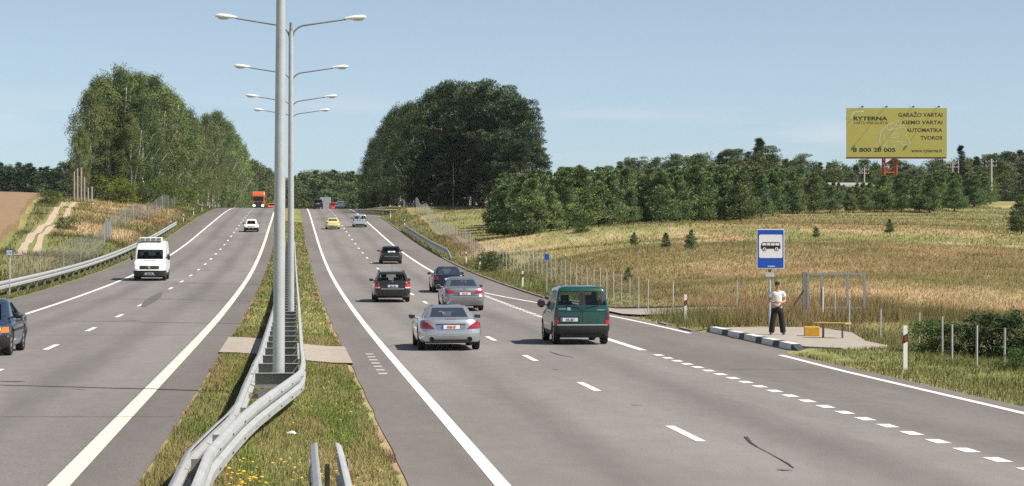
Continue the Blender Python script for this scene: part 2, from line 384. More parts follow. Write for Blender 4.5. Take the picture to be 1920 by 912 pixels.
# ---------------------------------------------------------------- asphalt
def asphalt(name, base, shoulder, u_in, u_out, lanes):
    m = bpy.data.materials.new(name); m.use_nodes = True; t = m.node_tree; n = t.nodes; b = n['Principled BSDF']; l = t.links.new
    b.inputs['Roughness'].default_value = 0.85; b.inputs['Specular IOR Level'].default_value = 0.35
    tcn = n.new('ShaderNodeTexCoord'); sp = n.new('ShaderNodeSeparateXYZ'); l(tcn.outputs['Object'], sp.inputs[0])
    def noise(scale, sc=(1, 1, 1), det=4):
        mpn = n.new('ShaderNodeMapping'); mpn.inputs['Scale'].default_value = sc; nz = n.new('ShaderNodeTexNoise'); nz.inputs['Scale'].default_value = scale; nz.inputs['Detail'].default_value = det
        nz.inputs['Roughness'].default_value = 0.6; l(tcn.outputs['Object'], mpn.inputs[0]); l(mpn.outputs[0], nz.inputs['Vector']); return nz.outputs['Fac']
    def math_(op, a, bb):
        q = n.new('ShaderNodeMath'); q.operation = op
        for i, v in enumerate((a, bb)):
            if isinstance(v, (int, float)): q.inputs[i].default_value = v
            else: l(v, q.inputs[i])
        return q.outputs[0]
    def rng(v, a, b_, c, d):
        q = n.new('ShaderNodeMapRange'); q.interpolation_type = 'SMOOTHSTEP'
        for i, k in zip(('From Min', 'From Max', 'To Min', 'To Max'), (a, b_, c, d)): q.inputs[i].default_value = k
        l(v, q.inputs['Value']); return q.outputs[0]
    au = math_('ABSOLUTE', sp.outputs['X'], 0)
    # worn centre of each lane: darker oily strip between paler wheel tracks
    val = rng(noise(0.35, (1, 0.12, 1)), 0.3, 0.7, 0.87, 1.13)
    val = math_('MULTIPLY', val, rng(noise(38, det=3), 0.25, 0.75, 0.74, 1.26))
    val = math_('MULTIPLY', val, rng(noise(2.2, (1, .5, 1)), 0.3, 0.7, 0.95, 1.05))
    for c0 in lanes:
        d = math_('ABSOLUTE', math_('SUBTRACT', math_('ADD', au, math_('MULTIPLY', math_('SUBTRACT', noise(0.08, (1, .2, 1)), .5), .8)), c0), 0)
        val = math_('MULTIPLY', val, rng(d, 0.0, 0.9, 0.80, 1.0))
    shl = rng(au, u_in - 0.05, u_in + 0.25, 1, 0); sho = rng(au, u_out - 0.2, u_out + 0.2, 0, 1)
    sh = math_('ADD', shl, sho)
    mx = n.new('ShaderNodeMix'); mx.data_type = 'RGBA'; mx.inputs['A'].default_value = (*base, 1); mx.inputs['B'].default_value = (*shoulder, 1); l(sh, mx.inputs['Factor'])
    hv = n.new('ShaderNodeHueSaturation'); l(mx.outputs['Result'], hv.inputs['Color']); l(val, hv.inputs['Value']); l(hv.outputs[0], b.inputs['Base Color'])
    bp = n.new('ShaderNodeBump'); bp.inputs['Strength'].default_value = 0.35; bp.inputs['Distance'].default_value = 0.01; l(noise(55, det=2), bp.inputs['Height']); l(bp.outputs[0], b.inputs['Normal'])
    return m
ASP_R = asphalt('worn_asphalt', (0.205, 0.188, 0.176), (0.165, 0.148, 0.136), 2.55, 10.25, (4.5, 8.3))
ASP_L = asphalt('worn_asphalt_opposite', (0.190, 0.175, 0.166), (0.150, 0.134, 0.125), 2.75, 10.35, (4.7, 8.5))
def ribbon(name, ufn0, ufn1, s0, s1, m, lift=0.0, skirt=0.0, nacross=6, zfn=None, kind='structure', ds=2.0, label=None):
    zfn = zfn or zr
    S1 = np.arange(s0, s1 + 1e-6, (s1 - s0) / max(1, math.ceil((s1 - s0) / ds)))
    mbx = MB(); rows = []
    for s in S1:
        a = ufn0(s) if callable(ufn0) else ufn0; b = ufn1(s) if callable(ufn1) else ufn1
        uu = np.linspace(a, b, nacross); zz = zfn(uu, np.full(nacross, s)) + lift
        row = [(uu[i], s, zz[i]) for i in range(nacross)]
        if skirt: row = [(a, s, zz[0] - skirt)] + row + [(b, s, zz[-1] - skirt)]
        rows.append(row)
    n = len(rows[0]); vv = [p for r in rows for p in r]
    ff = [(i * n + k, i * n + k + 1, (i + 1) * n + k + 1, (i + 1) * n + k) for i in range(len(rows) - 1) for k in range(n - 1)]
    me = MB().add(vv, ff).mesh(name); o = link(name, me, m); o['kind'] = kind
    if label: o['label'] = label
    return o
rag = lambda s: 0.05 * float(fbm(s / 1.3, 3.0, 3, 7)) - 0.02
ribbon('road', lambda s: 1.5 + rag(s) * 2, lambda s: float(bay_edge(s)) + rag(s + 50), -40, 1400, ASP_R, 0.0, 0.25, 9)
ribbon('road', lambda s: -13.0 + rag(s), lambda s: -1.82 + rag(s + 90) * 2, -40, 1400, ASP_L, 0.0, 0.25, 9)
# paint
WHITE = mat('road_paint_white', (0.74, 0.72, 0.67), 0.75, var=0.16, vscale=5); CREAM = mat('road_paint_cream', (0.74, 0.66, 0.53), 0.7, var=0.08, vscale=5)
LIFT = 0.006
line = lambda name, c, wd, a, b, m: ribbon(name, (lambda s: (c(s) if callable(c) else c) - wd / 2), (lambda s: (c(s) if callable(c) else c) + wd / 2), a, b, m, LIFT, 0, 2)
line('edge_line', 2.72, 0.21, -30, 700, WHITE)
line('edge_line', -2.72, 0.26, -30, 700, CREAM)
line('edge_line', -10.25, 0.2, 0, 700, WHITE)
line('edge_line', 10.18, 0.2, 129, 700, WHITE)
bayc = spline([61, 72, 90, 98, 108, 120, 129.2], [13.6, 13.62, 13.25, 12.75, 11.8, 10.7, 10.18])
line('bay_line', lambda s: float(bayc(s)), 0.18, 104, 129, WHITE)
line('bay_line', lambda s: float(bayc(s)), 0.18, 75.6, 92, WHITE)
line('bay_line', lambda s: float(13.42 + 0.15 * sstep(52, 62, s)), 0.18, 5, 61.2, WHITE)
line('bay_line', 10.18, 0.24, 64.2, 79.5, WHITE)
def dashes(name, c, wd, start, length, period, n, m, skew=0.0):
    mbx = MB()
    for i in range(n):
        a = start + i * period; k = 3; pts = []
        for j in range(k + 1):
            s = a + length * j / k
            for q in (-1, 1):
                u = c + q * wd / 2; s2 = s + q * skew; pts.append((u, s2, float(zr(u, s2)) + LIFT))
        mbx.add(pts, [(2 * j, 2 * j + 1, 2 * j + 3, 2 * j + 2) for j in range(k)])
    o = mbx.build(name, m); o['kind'] = 'structure'; return o
dashes('lane_dashes', 6.45, 0.16, 34.8 - 36, 3.0, 12.0, 45, mat('road_paint_dash', (0.77, 0.72, 0.62), 0.75, var=.14, vscale=7))
dashes('lane_dashes', -6.5, 0.16, 60.0 - 48, 3.0, 12.0, 44, WHITE)
dashes('bay_dashes', 10.18, 0.24, 28.1 - 15, 0.72, 1.5, 33, WHITE)
dashes('bay_dashes', 10.18, 0.26, 80.2, 0.75, 1.5, 32, WHITE)
# rumble squares inside the shoulder
mbx = MB()
for i in range(7):
    s = 53.2 + i * 1.55
    for (u, ww) in ((2.17, 0.22),): mbx.add([(u - ww / 2, s, float(zr(u, s)) + LIFT), (u + ww / 2, s, float(zr(u, s)) + LIFT), (u + ww / 2, s + 0.62, float(zr(u, s)) + LIFT), (u - ww / 2, s + 0.62, float(zr(u, s)) + LIFT)], [(0, 1, 2, 3)])
o = mbx.build('rumble_marks', mat('worn_paint', (0.42, 0.39, 0.35), 0.8, var=0.3, vscale=12)); o['kind'] = 'structure'
# joints and tar seams
TAR = mat('tar', (0.045, 0.04, 0.04), 0.6)
def seam(name, pts, wd):
    pts = [hit(*p)[:2] for p in pts] if len(pts[0]) == 2 and pts[0][0] > 40 else pts
    vv = []; 
    for i, (u, s) in enumerate(pts):
        a = pts[max(i - 1, 0)]; b = pts[min(i + 1, len(pts) - 1)]; d = Vector((b[0] - a[0], b[1] - a[1])).normalized(); nrm = Vector((-d.y, d.x)) * (wd if not isinstance(wd, list) else wd[i]) / 2
        for q in (-1, 1): vv.append((u + q * nrm.x, s + q * nrm.y, float(zr(u, s)) + 0.009))
    o = MB().add(vv, [(2 * i, 2 * i + 2, 2 * i + 3, 2 * i + 1) for i in range(len(pts) - 1)]).build(name, TAR); o['kind'] = 'structure'
seam('tar_seam', [(1398, 820), (1408, 832), (1420, 840), (1440, 850), (1462, 862), (1478, 872), (1488, 880)], [0.065, 0.045, 0.018, 0.016, 0.022, 0.035, 0.015])
seam('tar_seam', [(1456, 882), (1470, 883), (1487, 883)], [0.03, 0.09, 0.02])
seam('tar_seam', [(1180, 760), (1192, 761), (1206, 761)], [0.02, 0.08, 0.02])
seam('tar_seam', [(1034, 693), (1044, 694), (1054, 694)], [0.02, 0.07, 0.02])
seam('tar_seam', [(1030, 660), (1048, 666), (1075, 671)], [0.02, 0.06, 0.02])
uu = np.linspace(-12.9, -1.9, 60)
def joint(y, x, wd):
    u, s, z, D = hit(x, y)
    # runs straight across the picture: parallel to the camera's own plane
    pts = [(q, s - (q - u) * ST / CT) for q in uu]
    seam('road_joint', pts, wd)
SKID = mat('skid_mark', (0.115, 0.105, 0.10), 0.8, var=.25, vscale=4)
TAR, _tar = SKID, TAR
seam('skid_mark', [(268, 576), (280, 566), (292, 557), (303, 549)], [.25, .5, .5, .2]); seam('skid_mark', [(130, 730), (150, 731), (168, 733)], [.01, .05, .01])
TAR = _tar
joint(783, 200, 0.035); joint(629, 250, 0.05); joint(568, 300, 0.035)
uu = np.linspace(10.4, 13.3, 8); joint(693, 1600, 0.04)
# paved crossing through the median
CONC = mat('concrete', (0.34, 0.295, 0.25), 0.9, var=0.18, vscale=3, bump=0.3, bscale=20)
ribbon('paved_crossing', -1.86, 1.56, 57.5, 66.5, CONC, 0.045, 0.12, 8)
# access road leaving the bay
pts_far = [(12.9, 113), (13.6, 103), (14.3, 97.5), (15.6, 94.0), (17.2, 92), (18.8, 90.6)]
pts_near = [(13.7, 92), (14.3, 91), (15.2, 90.2), (16.2, 89.9), (17.4, 89.7), (19.0, 89.6)]
mbx = MB(); vv = []
nn = 8
for (a, b) in zip(pts_far, pts_near):
    for i in range(nn):
        t = i / (nn - 1); u = a[0] + (b[0] - a[0]) * t; s = a[1] + (b[1] - a[1]) * t; vv.append((u, s, max(float(ground(u, s)) + 0.10, float(zr(u, s)) * 0 + float(ground(u, s)) + 0.10)))
mbx.add(vv, [(i * nn + k, (i + 1) * nn + k, (i + 1) * nn + k + 1, i * nn + k + 1) for i in range(len(pts_far) - 1) for k in range(nn - 1)])
o = mbx.build('access_road', CONC); o['kind'] = 'structure'
KERB = mat('weathered_kerb', (0.23, 0.19, 0.16), 0.9, var=0.25, vscale=2)
def kerb(name, pts, wd, h, zf, label=None):
    vv = []; 
    for i, (u, s) in enumerate(pts):
        a = pts[max(i - 1, 0)]; b = pts[min(i + 1, len(pts) - 1)]; d = Vector((b[0] - a[0], b[1] - a[1])).normalized(); nx, ny = -d.y * wd / 2, d.x * wd / 2; z = float(zf(u, s))
        vv += [(u - nx, s - ny, z - .15), (u - nx, s - ny, z + h), (u + nx, s + ny, z + h), (u + nx, s + ny, z - .15)]
    n = len(pts); ff = [(4 * i + k, 4 * i + k + 1, 4 * i + k + 5, 4 * i + k + 4) for i in range(n - 1) for k in range(3)] + [(0, 3, 2, 1), (4 * n - 4, 4 * n - 3, 4 * n - 2, 4 * n - 1)]
    o = MB().add(vv, ff).build(name, KERB); o['kind'] = 'structure'
kerb('kerb', [(12.93, s) for s in np.arange(114, 330, 3.0)], 0.16, 0.07, zr)
kerb('kerb', [(p[0] + .05, p[1] + .12) for p in pts_far], 0.2, 0.16, ground)
kerb('kerb', [(14.0, s) for s in (77.0, 79.5)], 0.2, 0.05, zr); kerb('kerb', [(14.02, s) for s in (82.3, 84.2)], 0.2, 0.05, zr)

# ---------------------------------------------------------------- grass
def blades(name, regions, seed, label):
    "each region: (n, u0, u1, s0, s1, height, width, lean, colour gain, mask)"
    rg = np.random.default_rng(seed); VV = []; CC = []; 
    for (n, u0, u1, s0, s1, h, wd, lean, gain, mask) in regions:
        # more blades close by: density falls with distance
        t = rg.random(n); s = s0 * (s1 / s0) ** t if s0 > 5 else s0 + (s1 - s0) * t
        u = u0 + (u1 - u0) * rg.random(n)
        if mask is not None:
            k = mask(u, s); u, s = u[k], s[k]
        n = len(u); z = ground(u, s); sc = np.clip(s / s0, 1, 9) ** 0.75
        hh = h * (0.45 + 0.9 * rg.random(n)) * (0.35 + 1.3 * fbm(u / 1.7, s / 1.7, 3, 3)); ww = wd * (0.6 + 0.8 * rg.random(n)) * sc
        a = rg.random(n) * 6.283; dx, dy = np.cos(a) * ww / 2, np.sin(a) * ww / 2
        b = rg.random(n) * 6.283; l = hh * lean * rg.random(n); lx, ly = np.cos(b) * l, np.sin(b) * l
        v = np.empty((n, 3, 3)); v[:, 0] = np.stack([u - dx, s - dy, z - .02], -1); v[:, 1] = np.stack([u + dx, s + dy, z - .02], -1); v[:, 2] = np.stack([u + lx, s + ly, z + hh], -1)
        c = tint(u, s) * gain * (0.86 + 0.28 * rg.random(n))[:, None]; pale = rg.random(n) < np.where((u > 13) & (s < 88), 0.04, 0.05); c = np.where(pale[:, None], c * 0.5 + 0.5 * PALE * 0.9, c)
        VV.append(v.reshape(-1, 3)); CC.append(np.repeat(c, 3, 0))
    V = np.concatenate(VV); Cc = np.concatenate(CC); F = np.arange(len(V)).reshape(-1, 3)
    o = link(name, fastmesh(name, V, F, Cc), mat('grass_blades', (1, 1, 1), 0.8, spec=0.1, attr='tint', trans=0.38, upn=0.93)); return tag(o, label, 'grass', None, 'stuff')
def m_med(u, s):
    k = (u > -1.84 + 0.13 * fbm(s / .6, u * 0, 2, 9)) & (u < 1.53 - 0.24 * fbm(s / .8, u * 0 + 3, 2, 19)) & ~((s > 57.3) & (s < 66.7))
    return k
def m_right(u, s):
    acc = (s > 86) & (s < 114) & (u < 18.9) & (s < np.interp(u, [q[0] for q in pts_far], [q[1] for q in pts_far])) & (s > np.interp(u, [q[0] for q in pts_near], [q[1] for q in pts_near]))
    plat = (u < np.interp(s, [62.0, 63.6, 66.5, 72.5, 76.8, 77.6, 78], [15.6, 17.4, 17.5, 18.5, 18.4, 16.6, 14.8])) & (s > 62.2) & (s < 77.7)
    return (u > bay_edge(s) + 0.12) & ~acc & ~plat
def m_left(u, s): return u < -13.1
blades('grass', [(150000, -1.8, 1.5, 22, 75, 0.075, 0.011, 0.9, 1.15, m_med), (30000, -1.8, 1.5, 66, 300, 0.10, 0.03, 0.8, 1.15, m_med)], 1, 'mown green grass with dry yellow patches between the two carriageways')
blades('grass', [(16000, 14.5, 25, 77, 93, 0.55, 0.016, .8, 1.0, m_right), (90000, 12.9, 19.5, 38, 130, 0.11, 0.014, 0.8, 1.1, m_right), (26000, 12.9, 16.5, 110, 330, 0.22, 0.03, 0.8, 1.1, m_right)], 2, 'short roadside grass along the bus bay and the verge before the mesh fence')
def hollow(u, s): return m_right(u, s) & ~((u > 16) & (u < 26) & (s < 60) & (s < 0))
blades('grass', [(70000, 17.0, 40, 44, 92, 0.19, 0.016, 1.6, 1.0, m_right), (260000, 16.5, 66, 84, 160, 0.20, 0.022, 1.8, 1.0, m_right), (150000, 17, 95, 125, 330, 0.20, 0.045, 1.8, 1.0, m_right)], 3, 'tall dry meadow grass with red seed heads and green strips behind the mesh fence')
def m_bank(u, s):
    k = (u > wheat_edge(s) + .3) & (u < -13.3)
    for tr in TRK:
        f = spline(range(len(tr)), [p[0] for p in tr]); g = spline(range(len(tr)), [p[1] for p in tr]); t = np.linspace(0, len(tr) - 1, 120)
        d = np.min((u[:, None] - f(t)[None]) ** 2 + ((s[:, None] - g(t)[None]) * .8) ** 2, 1); k &= d > .5
    return k
blades('grass', [(150000, -62, -14, 100, 420, 0.36, 0.035, 1.2, 1.0, m_bank)], 5, 'dry tan grass with green patches on the bank between the dirt track and the oncoming verge')
def m_l2(u, s): return (u < -13.2) & (u > -15.8)
blades('grass', [(40000, -16, -13.1, 85, 420, 0.12, 0.025, 0.8, 1.1, m_left)], 4, 'green verge grass under the guardrail by the white van')
# ---------------------------------------------------------------- trees
BARK_BIRCH = mat('birch_bark', (0.55, 0.52, 0.47), 0.85, var=0.45, vscale=3.0); BARK_PINE = mat('pine_bark', (0.24, 0.125, 0.075), 0.9, var=0.3, vscale=3); BARK = mat('bark', (0.13, 0.10, 0.075), 0.9, var=0.3, vscale=3)
def leafmat(name, tr=0.35, rnd=0.15, rough=0.55): return mat(name, (1, 1, 1), rough, spec=0.25, attr='tint', trans=tr, rnd=rnd, upn=0.35)
LF = {k: leafmat('foliage_' + k, *v) for k, v in dict(birch=(0.35, 0.14), pine=(0.15, 0.14), young=(0.2, 0.16), spruce=(0.12, 0.2), broad=(0.3, 0.2), bush=(0.35, 0.1), bare=(0.3, 0.1)).items()}

def crown_mesh(name, rg, centres, radii, nleaf, lsize, col, colvar, flat=1.0, hang=0.0, spike=False, up=0.0):
    "leaf-sized faces gathered in clumps; every clump has its own shade of green"
    VV = []; CC = []
    for c, r in zip(centres, radii):
        n = int(nleaf * (0.7 + 0.6 * rg.random()))
        d = rg.normal(size=(n, 3)); d /= np.linalg.norm(d, axis=1)[:, None]; rad = r * rg.random(n) ** 0.45
        p = d * rad[:, None]; p[:, 2] *= flat; p[:, 2] -= hang * rg.random(n) * r; p += c
        sz = lsize * (0.6 + 0.8 * rg.random(n))
        if spike:
            # a spray of needles pointing outward and up from the clump's middle
            ax = d.copy(); ax[:, 2] = ax[:, 2] * 0.6 + up; ax /= np.linalg.norm(ax, axis=1)[:, None]
            sd = np.cross(ax, rg.normal(size=(n, 3))); sd /= np.linalg.norm(sd, axis=1)[:, None] + 1e-9
            a = p - sd * (sz * 0.28)[:, None]; b = p + sd * (sz * 0.28)[:, None]; t = p + ax * (sz * 1.25)[:, None]
            v = np.stack([a, b, t], 1)
        else:
            ax = rg.normal(size=(n, 3)); ax[:, 2] -= hang * 1.5; ax /= np.linalg.norm(ax, axis=1)[:, None]
            sd = np.cross(ax, rg.normal(size=(n, 3))); sd /= np.linalg.norm(sd, axis=1)[:, None] + 1e-9
            l = ax * (sz * 0.75)[:, None]; w_ = sd * (sz * 0.42)[:, None]
            v = np.stack([p - l, p + w_, p + l - w_ * 0.2], 1)
        cc = np.asarray(col) * (1 + colvar * rg.normal() * np.array([1, .8, .6])) * (0.75 + 0.5 * rg.random(n))[:, None]
        VV.append(v.reshape(-1, 3)); CC.append(np.repeat(np.clip(cc, 0.004, 1), 3, 0))
    V = np.concatenate(VV); return fastmesh(name, V, np.arange(len(V)).reshape(-1, 3), np.concatenate(CC))

def limbs(rg, h, r0, z0, n, reach, rise, tops=1, fork=0.0):
    m = MB(); k = 7
    wob = rg.normal(size=(k, 2)) * 0.012 * h; wob[0] = 0
    pts = [(wob[i, 0], wob[i, 1], h * i / (k - 1)) for i in range(k)]
    m.tube([(0, 0, -0.5)] + pts, [r0 * 1.25] + [r0 * (1 - 0.92 * i / (k - 1)) for i in range(k)], 7)
    for j in range(n):
        t = z0 + (0.93 - z0) * (j + rg.random()) / n; z = t * h; a = rg.random() * 6.283; L_ = reach * h * (1 - 0.75 * t) * (0.6 + 0.6 * rg.random())
        i = t * (k - 1); f = i - int(i); q = [pts[int(i)][c] * (1 - f) + pts[min(int(i) + 1, k - 1)][c] * f for c in range(3)]
        e1 = (q[0] + math.cos(a) * L_ * .5, q[1] + math.sin(a) * L_ * .5, q[2] + L_ * rise * .55); e2 = (q[0] + math.cos(a) * L_, q[1] + math.sin(a) * L_, q[2] + L_ * rise * (1.0 if rise > 0 else .8))
        m.tube([q, e1, e2], [r0 * 0.36 * (1 - t * .6), r0 * 0.22 * (1 - t * .6), 0.012], 5)
    return m

def proto(kind, seed):
    rg = np.random.default_rng(seed)
    if kind == 'birch':
        h = 20.0; m = limbs(rg, h * .93, 0.24, 0.16, 16, 0.22, 1.5); n = 150
        if seed % 2: m.tube([(0, 0, 1.0), (1.0, .3, 6), (1.9, .5, 12), (2.3, .6, 16.5)], [.17, .14, .1, .03], 6)
        z = 2.2 + (h - 2.4) * rg.random(n) ** 0.9; t = (z - 2.2) / (h - 2.2)
        R_ = 3.7 * np.clip(np.sin(np.pi * np.clip(t * .86 + .14, 0, 1)) ** .7, .05, 1) * (0.75 + 0.5 * rg.random(n)); a = rg.random(n) * 6.283; q = R_ * rg.random(n) ** .4
        c = np.stack([q * np.cos(a), q * np.sin(a), z], -1); r = 0.75 + 0.6 * rg.random(n)
        cr_ = crown_mesh('crown', rg, c, r, 135, 0.205, (0.148, 0.190, 0.064), 0.30, 1.0, 0.7); bark = BARK_BIRCH
    elif kind == 'pine':
        h = 19.0; m = limbs(rg, h * .95, 0.26, 0.28, 22, 0.19, 0.5); n = 62
        t = rg.random(n) ** .8; z = 3.5 + (h - 3.9) * t
        R_ = 3.6 * (np.clip(1.12 - t, 0, 1) ** .45) * (0.55 + 0.6 * rg.random(n)) * np.clip(0.55 + t * 1.6, 0, 1); a = rg.random(n) * 6.283; q = R_ * rg.random(n) ** .35
        c = np.stack([q * np.cos(a), q * np.sin(a), z], -1); r = 0.9 + 0.9 * rg.random(n)
        cr_ = crown_mesh('crown', rg, c, r, 210, 0.24, (0.056, 0.088, 0.038), 0.36, 0.42, 0.0, True, 0.55); bark = BARK_PINE
    elif kind == 'young':
        h = 6.0; m = limbs(rg, h * .98, 0.085, 0.08, 22, 0.24, 0.45); n = 95
        t = rg.random(n) ** 1.25; z = 0.65 + (h - 0.85) * t
        R_ = 1.75 * (1 - t) ** .62 * np.clip(0.6 + t * 3.2, 0, 1) * (0.6 + 0.55 * rg.random(n)); a = rg.random(n) * 6.283; q = R_ * rg.random(n) ** .3
        c = np.stack([q * np.cos(a), q * np.sin(a), z], -1); r = (0.42 + 0.22 * rg.random(n)) * (1.05 - 0.5 * t)
        c = np.concatenate([c, [[0, 0, h - .55], [0, 0, h - .15]]]); r = np.concatenate([r, [.22, .10]])
        cr_ = crown_mesh('crown', rg, c, r, 115, 0.135, (0.132, 0.186, 0.066), 0.30, 0.85, 0.0, True, 0.75); bark = BARK
    elif kind == 'spruce':
        h = 15.0; m = limbs(rg, h, 0.16, 0.1, 26, 0.2, -0.25); n = 110
        t = rg.random(n) ** 1.2; z = 0.8 + (h - 1.0) * t; R_ = 2.5 * (1 - t) ** .85 * (0.65 + 0.5 * rg.random(n)) + .12; a = rg.random(n) * 6.283; q = R_ * rg.random(n) ** .4
        c = np.stack([q * np.cos(a), q * np.sin(a), z], -1); r = 0.35 + 0.7 * (1 - t)
        cr_ = crown_mesh('crown', rg, c, r, 40, 0.36, (0.034, 0.058, 0.026), 0.25, 0.55, 0.4, True, -0.1); bark = BARK
    elif kind == 'broad':
        h = 15.0; m = limbs(rg, h * .9, 0.22, 0.2, 18, 0.24, 1.1); n = 100
        t = rg.random(n); z = 2.0 + (h - 2.6) * t; R_ = 3.6 * np.sin(np.pi * np.clip(t * .8 + .17, 0, 1)) ** .7 * (0.7 + 0.5 * rg.random(n)); a = rg.random(n) * 6.283; q = R_ * rg.random(n) ** .4
        c = np.stack([q * np.cos(a), q * np.sin(a), z], -1); r = 0.8 + 0.6 * rg.random(n)
        cr_ = crown_mesh('crown', rg, c, r, 55, 0.36, (0.068, 0.098, 0.034), 0.26, 0.9, 0.2); bark = BARK
    elif kind == 'bare':
        h = 12.0; m = limbs(rg, h, 0.2, 0.4, 9, 0.16, 0.7); n = 9
        t = .5 + .5 * rg.random(n); a = rg.random(n) * 6.283; c = np.stack([1.3 * np.cos(a), 1.3 * np.sin(a), t * h], -1); r = 0.5 + 0.4 * rg.random(n)
        cr_ = crown_mesh('crown', rg, c, r, 40, 0.2, (0.09, 0.11, 0.04), 0.25, .9, .5); bark = BARK_BIRCH
    else:   # bush
        h = 2.0; m = MB(); n = 46
        for i in range(9):
            a = i * .7; m.tube([(0, 0, -.1), (.35 * math.cos(a), .35 * math.sin(a), .8), (.8 * math.cos(a), .8 * math.sin(a), 1.5)], [.03, .02, .008], 5)
        a = rg.random(n) * 6.283; z = 0.15 + 1.65 * rg.random(n); q = 1.15 * np.sqrt(np.clip(1 - ((z - .7) / 1.3) ** 2, .05, 1)) * rg.random(n) ** .4
        c = np.stack([q * np.cos(a), q * np.sin(a), z], -1); r = 0.28 + 0.2 * rg.random(n)
        cr_ = crown_mesh('crown', rg, c, r, 75, 0.10, (0.085, 0.125, 0.036), 0.22, 0.9); bark = BARK
    me = m.mesh('trunk'); me.materials.append(bark); me.shade_smooth(); cr_.materials.append(LF[kind])
    return (me, cr_, h)
PROTO = {k: [proto(k, 100 * i + j) for j in range(n)] for i, (k, n) in enumerate(dict(birch=5, pine=5, young=6, spruce=4, broad=5, bush=3, bare=2).items())}
_tint = {}
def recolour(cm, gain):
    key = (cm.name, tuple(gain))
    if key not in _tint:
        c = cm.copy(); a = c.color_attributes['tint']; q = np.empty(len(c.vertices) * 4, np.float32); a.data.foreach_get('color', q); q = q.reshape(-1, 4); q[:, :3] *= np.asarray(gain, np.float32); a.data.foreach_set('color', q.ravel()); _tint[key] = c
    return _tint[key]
rt_ = random.Random(5)
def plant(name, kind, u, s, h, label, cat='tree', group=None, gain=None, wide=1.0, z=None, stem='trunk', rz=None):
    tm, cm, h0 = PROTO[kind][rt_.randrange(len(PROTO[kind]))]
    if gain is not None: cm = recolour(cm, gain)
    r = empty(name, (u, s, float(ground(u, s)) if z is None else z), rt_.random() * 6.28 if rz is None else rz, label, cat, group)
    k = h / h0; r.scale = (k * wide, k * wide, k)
    for nm, me in ((stem, tm), ('crown', cm)):
        o = bpy.data.objects.new(nm, me); C.objects.link(o); o.parent = r
    return r
def sighted(x, D):
    u, s, _ = px(x, 0, D); return u, s
def tree_at(name, kind, x, ytop, D, label, **k):
    u, s = sighted(x, D); g = float(ground(u, s)); top = CAMZ + (HZ - ytop) / FPX * D
    return plant(name, kind, u, s, max(1.0, top - g), label, **k)

# the birch grove beyond the wheat field: front row, sighted one by one
grove = [(152, 235, 322), (168, 168, 330), (192, 140, 335), (226, 121, 338), (258, 136, 340), (292, 142, 345), (312, 160, 352), (334, 184, 375), (352, 203, 395), (370, 232, 425)]
for i, (x, y, D) in enumerate(grove):
    tree_at('birch_tree', 'birch', x, y, D, f'tall birch in the grove beside the dirt track, {ORD[i]} from the wheat field end', group='birches in the grove beside the dirt track', wide=1.05 if i else .85)
for x, y, D in [(180, 175, 352), (210, 150, 356), (240, 140, 358), (275, 145, 362), (300, 158, 372), (325, 178, 395), (345, 210, 420), (160, 250, 345), (362, 225, 445), (285, 230, 338), (205, 240, 330), (245, 215, 330), (322, 240, 350), (268, 180, 335)]:
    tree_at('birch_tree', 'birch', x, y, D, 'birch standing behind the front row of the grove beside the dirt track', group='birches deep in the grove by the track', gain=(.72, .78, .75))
row2 = [(388, 214, 478), (407, 208, 500), (425, 226, 545), (440, 250, 640), (452, 275, 760)]
for i, (x, y, D) in enumerate(row2):
    tree_at('birch_tree', 'birch', x, y, D, f'birch by the crest of the oncoming carriageway, {ORD[i]} after the big grove', group='birches by the crest of the oncoming carriageway')
for x, y, D in [(396, 230, 520), (417, 225, 560), (434, 262, 700), (398, 300, 485), (425, 300, 560), (380, 300, 470)]:
    tree_at('birch_tree', 'birch', x, y, D, 'birch behind the first ones by the crest of the oncoming carriageway', group='birches behind the crest of the oncoming carriageway', gain=(.95, .95, .9))
far1 = [(462, 296, 830), (472, 300, 880), (484, 304, 930), (496, 312, 980), (506, 316, 1000), (515, 322, 1020), (458, 320, 800), (478, 330, 860), (494, 335, 930), (512, 340, 950)]
for i, (x, y, D) in enumerate(far1):
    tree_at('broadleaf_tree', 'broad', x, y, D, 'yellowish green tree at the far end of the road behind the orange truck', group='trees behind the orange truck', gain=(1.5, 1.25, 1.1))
# low growth under the grove
for i, (x, y, D, wd, g, lb) in enumerate([(214, 330, 318, 1.3, (1.9, 1.45, .8), 'large yellow green bush under the birches, nearest the fence corner'), (232, 338, 316, 1.1, (1.7, 1.35, .8), 'yellow green bush beside the largest one under the birches'),
     (190, 345, 322, 1.3, (.8, .8, .9), 'dark bush between the cut poles and the birches'), (262, 344, 325, 1.2, (1.0, .95, .8), 'mid green bush under the middle of the birch grove'),
     (290, 336, 330, 1.2, (.95, 1, .9), 'tall green bush behind the mesh fence on the bank'), (312, 350, 345, 1.5, (1.5, 1.5, .8), 'long pale green bush behind the end of the bank fence'),
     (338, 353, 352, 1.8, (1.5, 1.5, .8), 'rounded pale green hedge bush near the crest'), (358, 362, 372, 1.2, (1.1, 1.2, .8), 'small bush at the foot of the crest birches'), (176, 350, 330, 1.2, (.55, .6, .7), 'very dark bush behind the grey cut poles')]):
    tree_at('bush', 'bush', x, y, D, lb, cat='bush', gain=g, wide=wd, stem='stem')
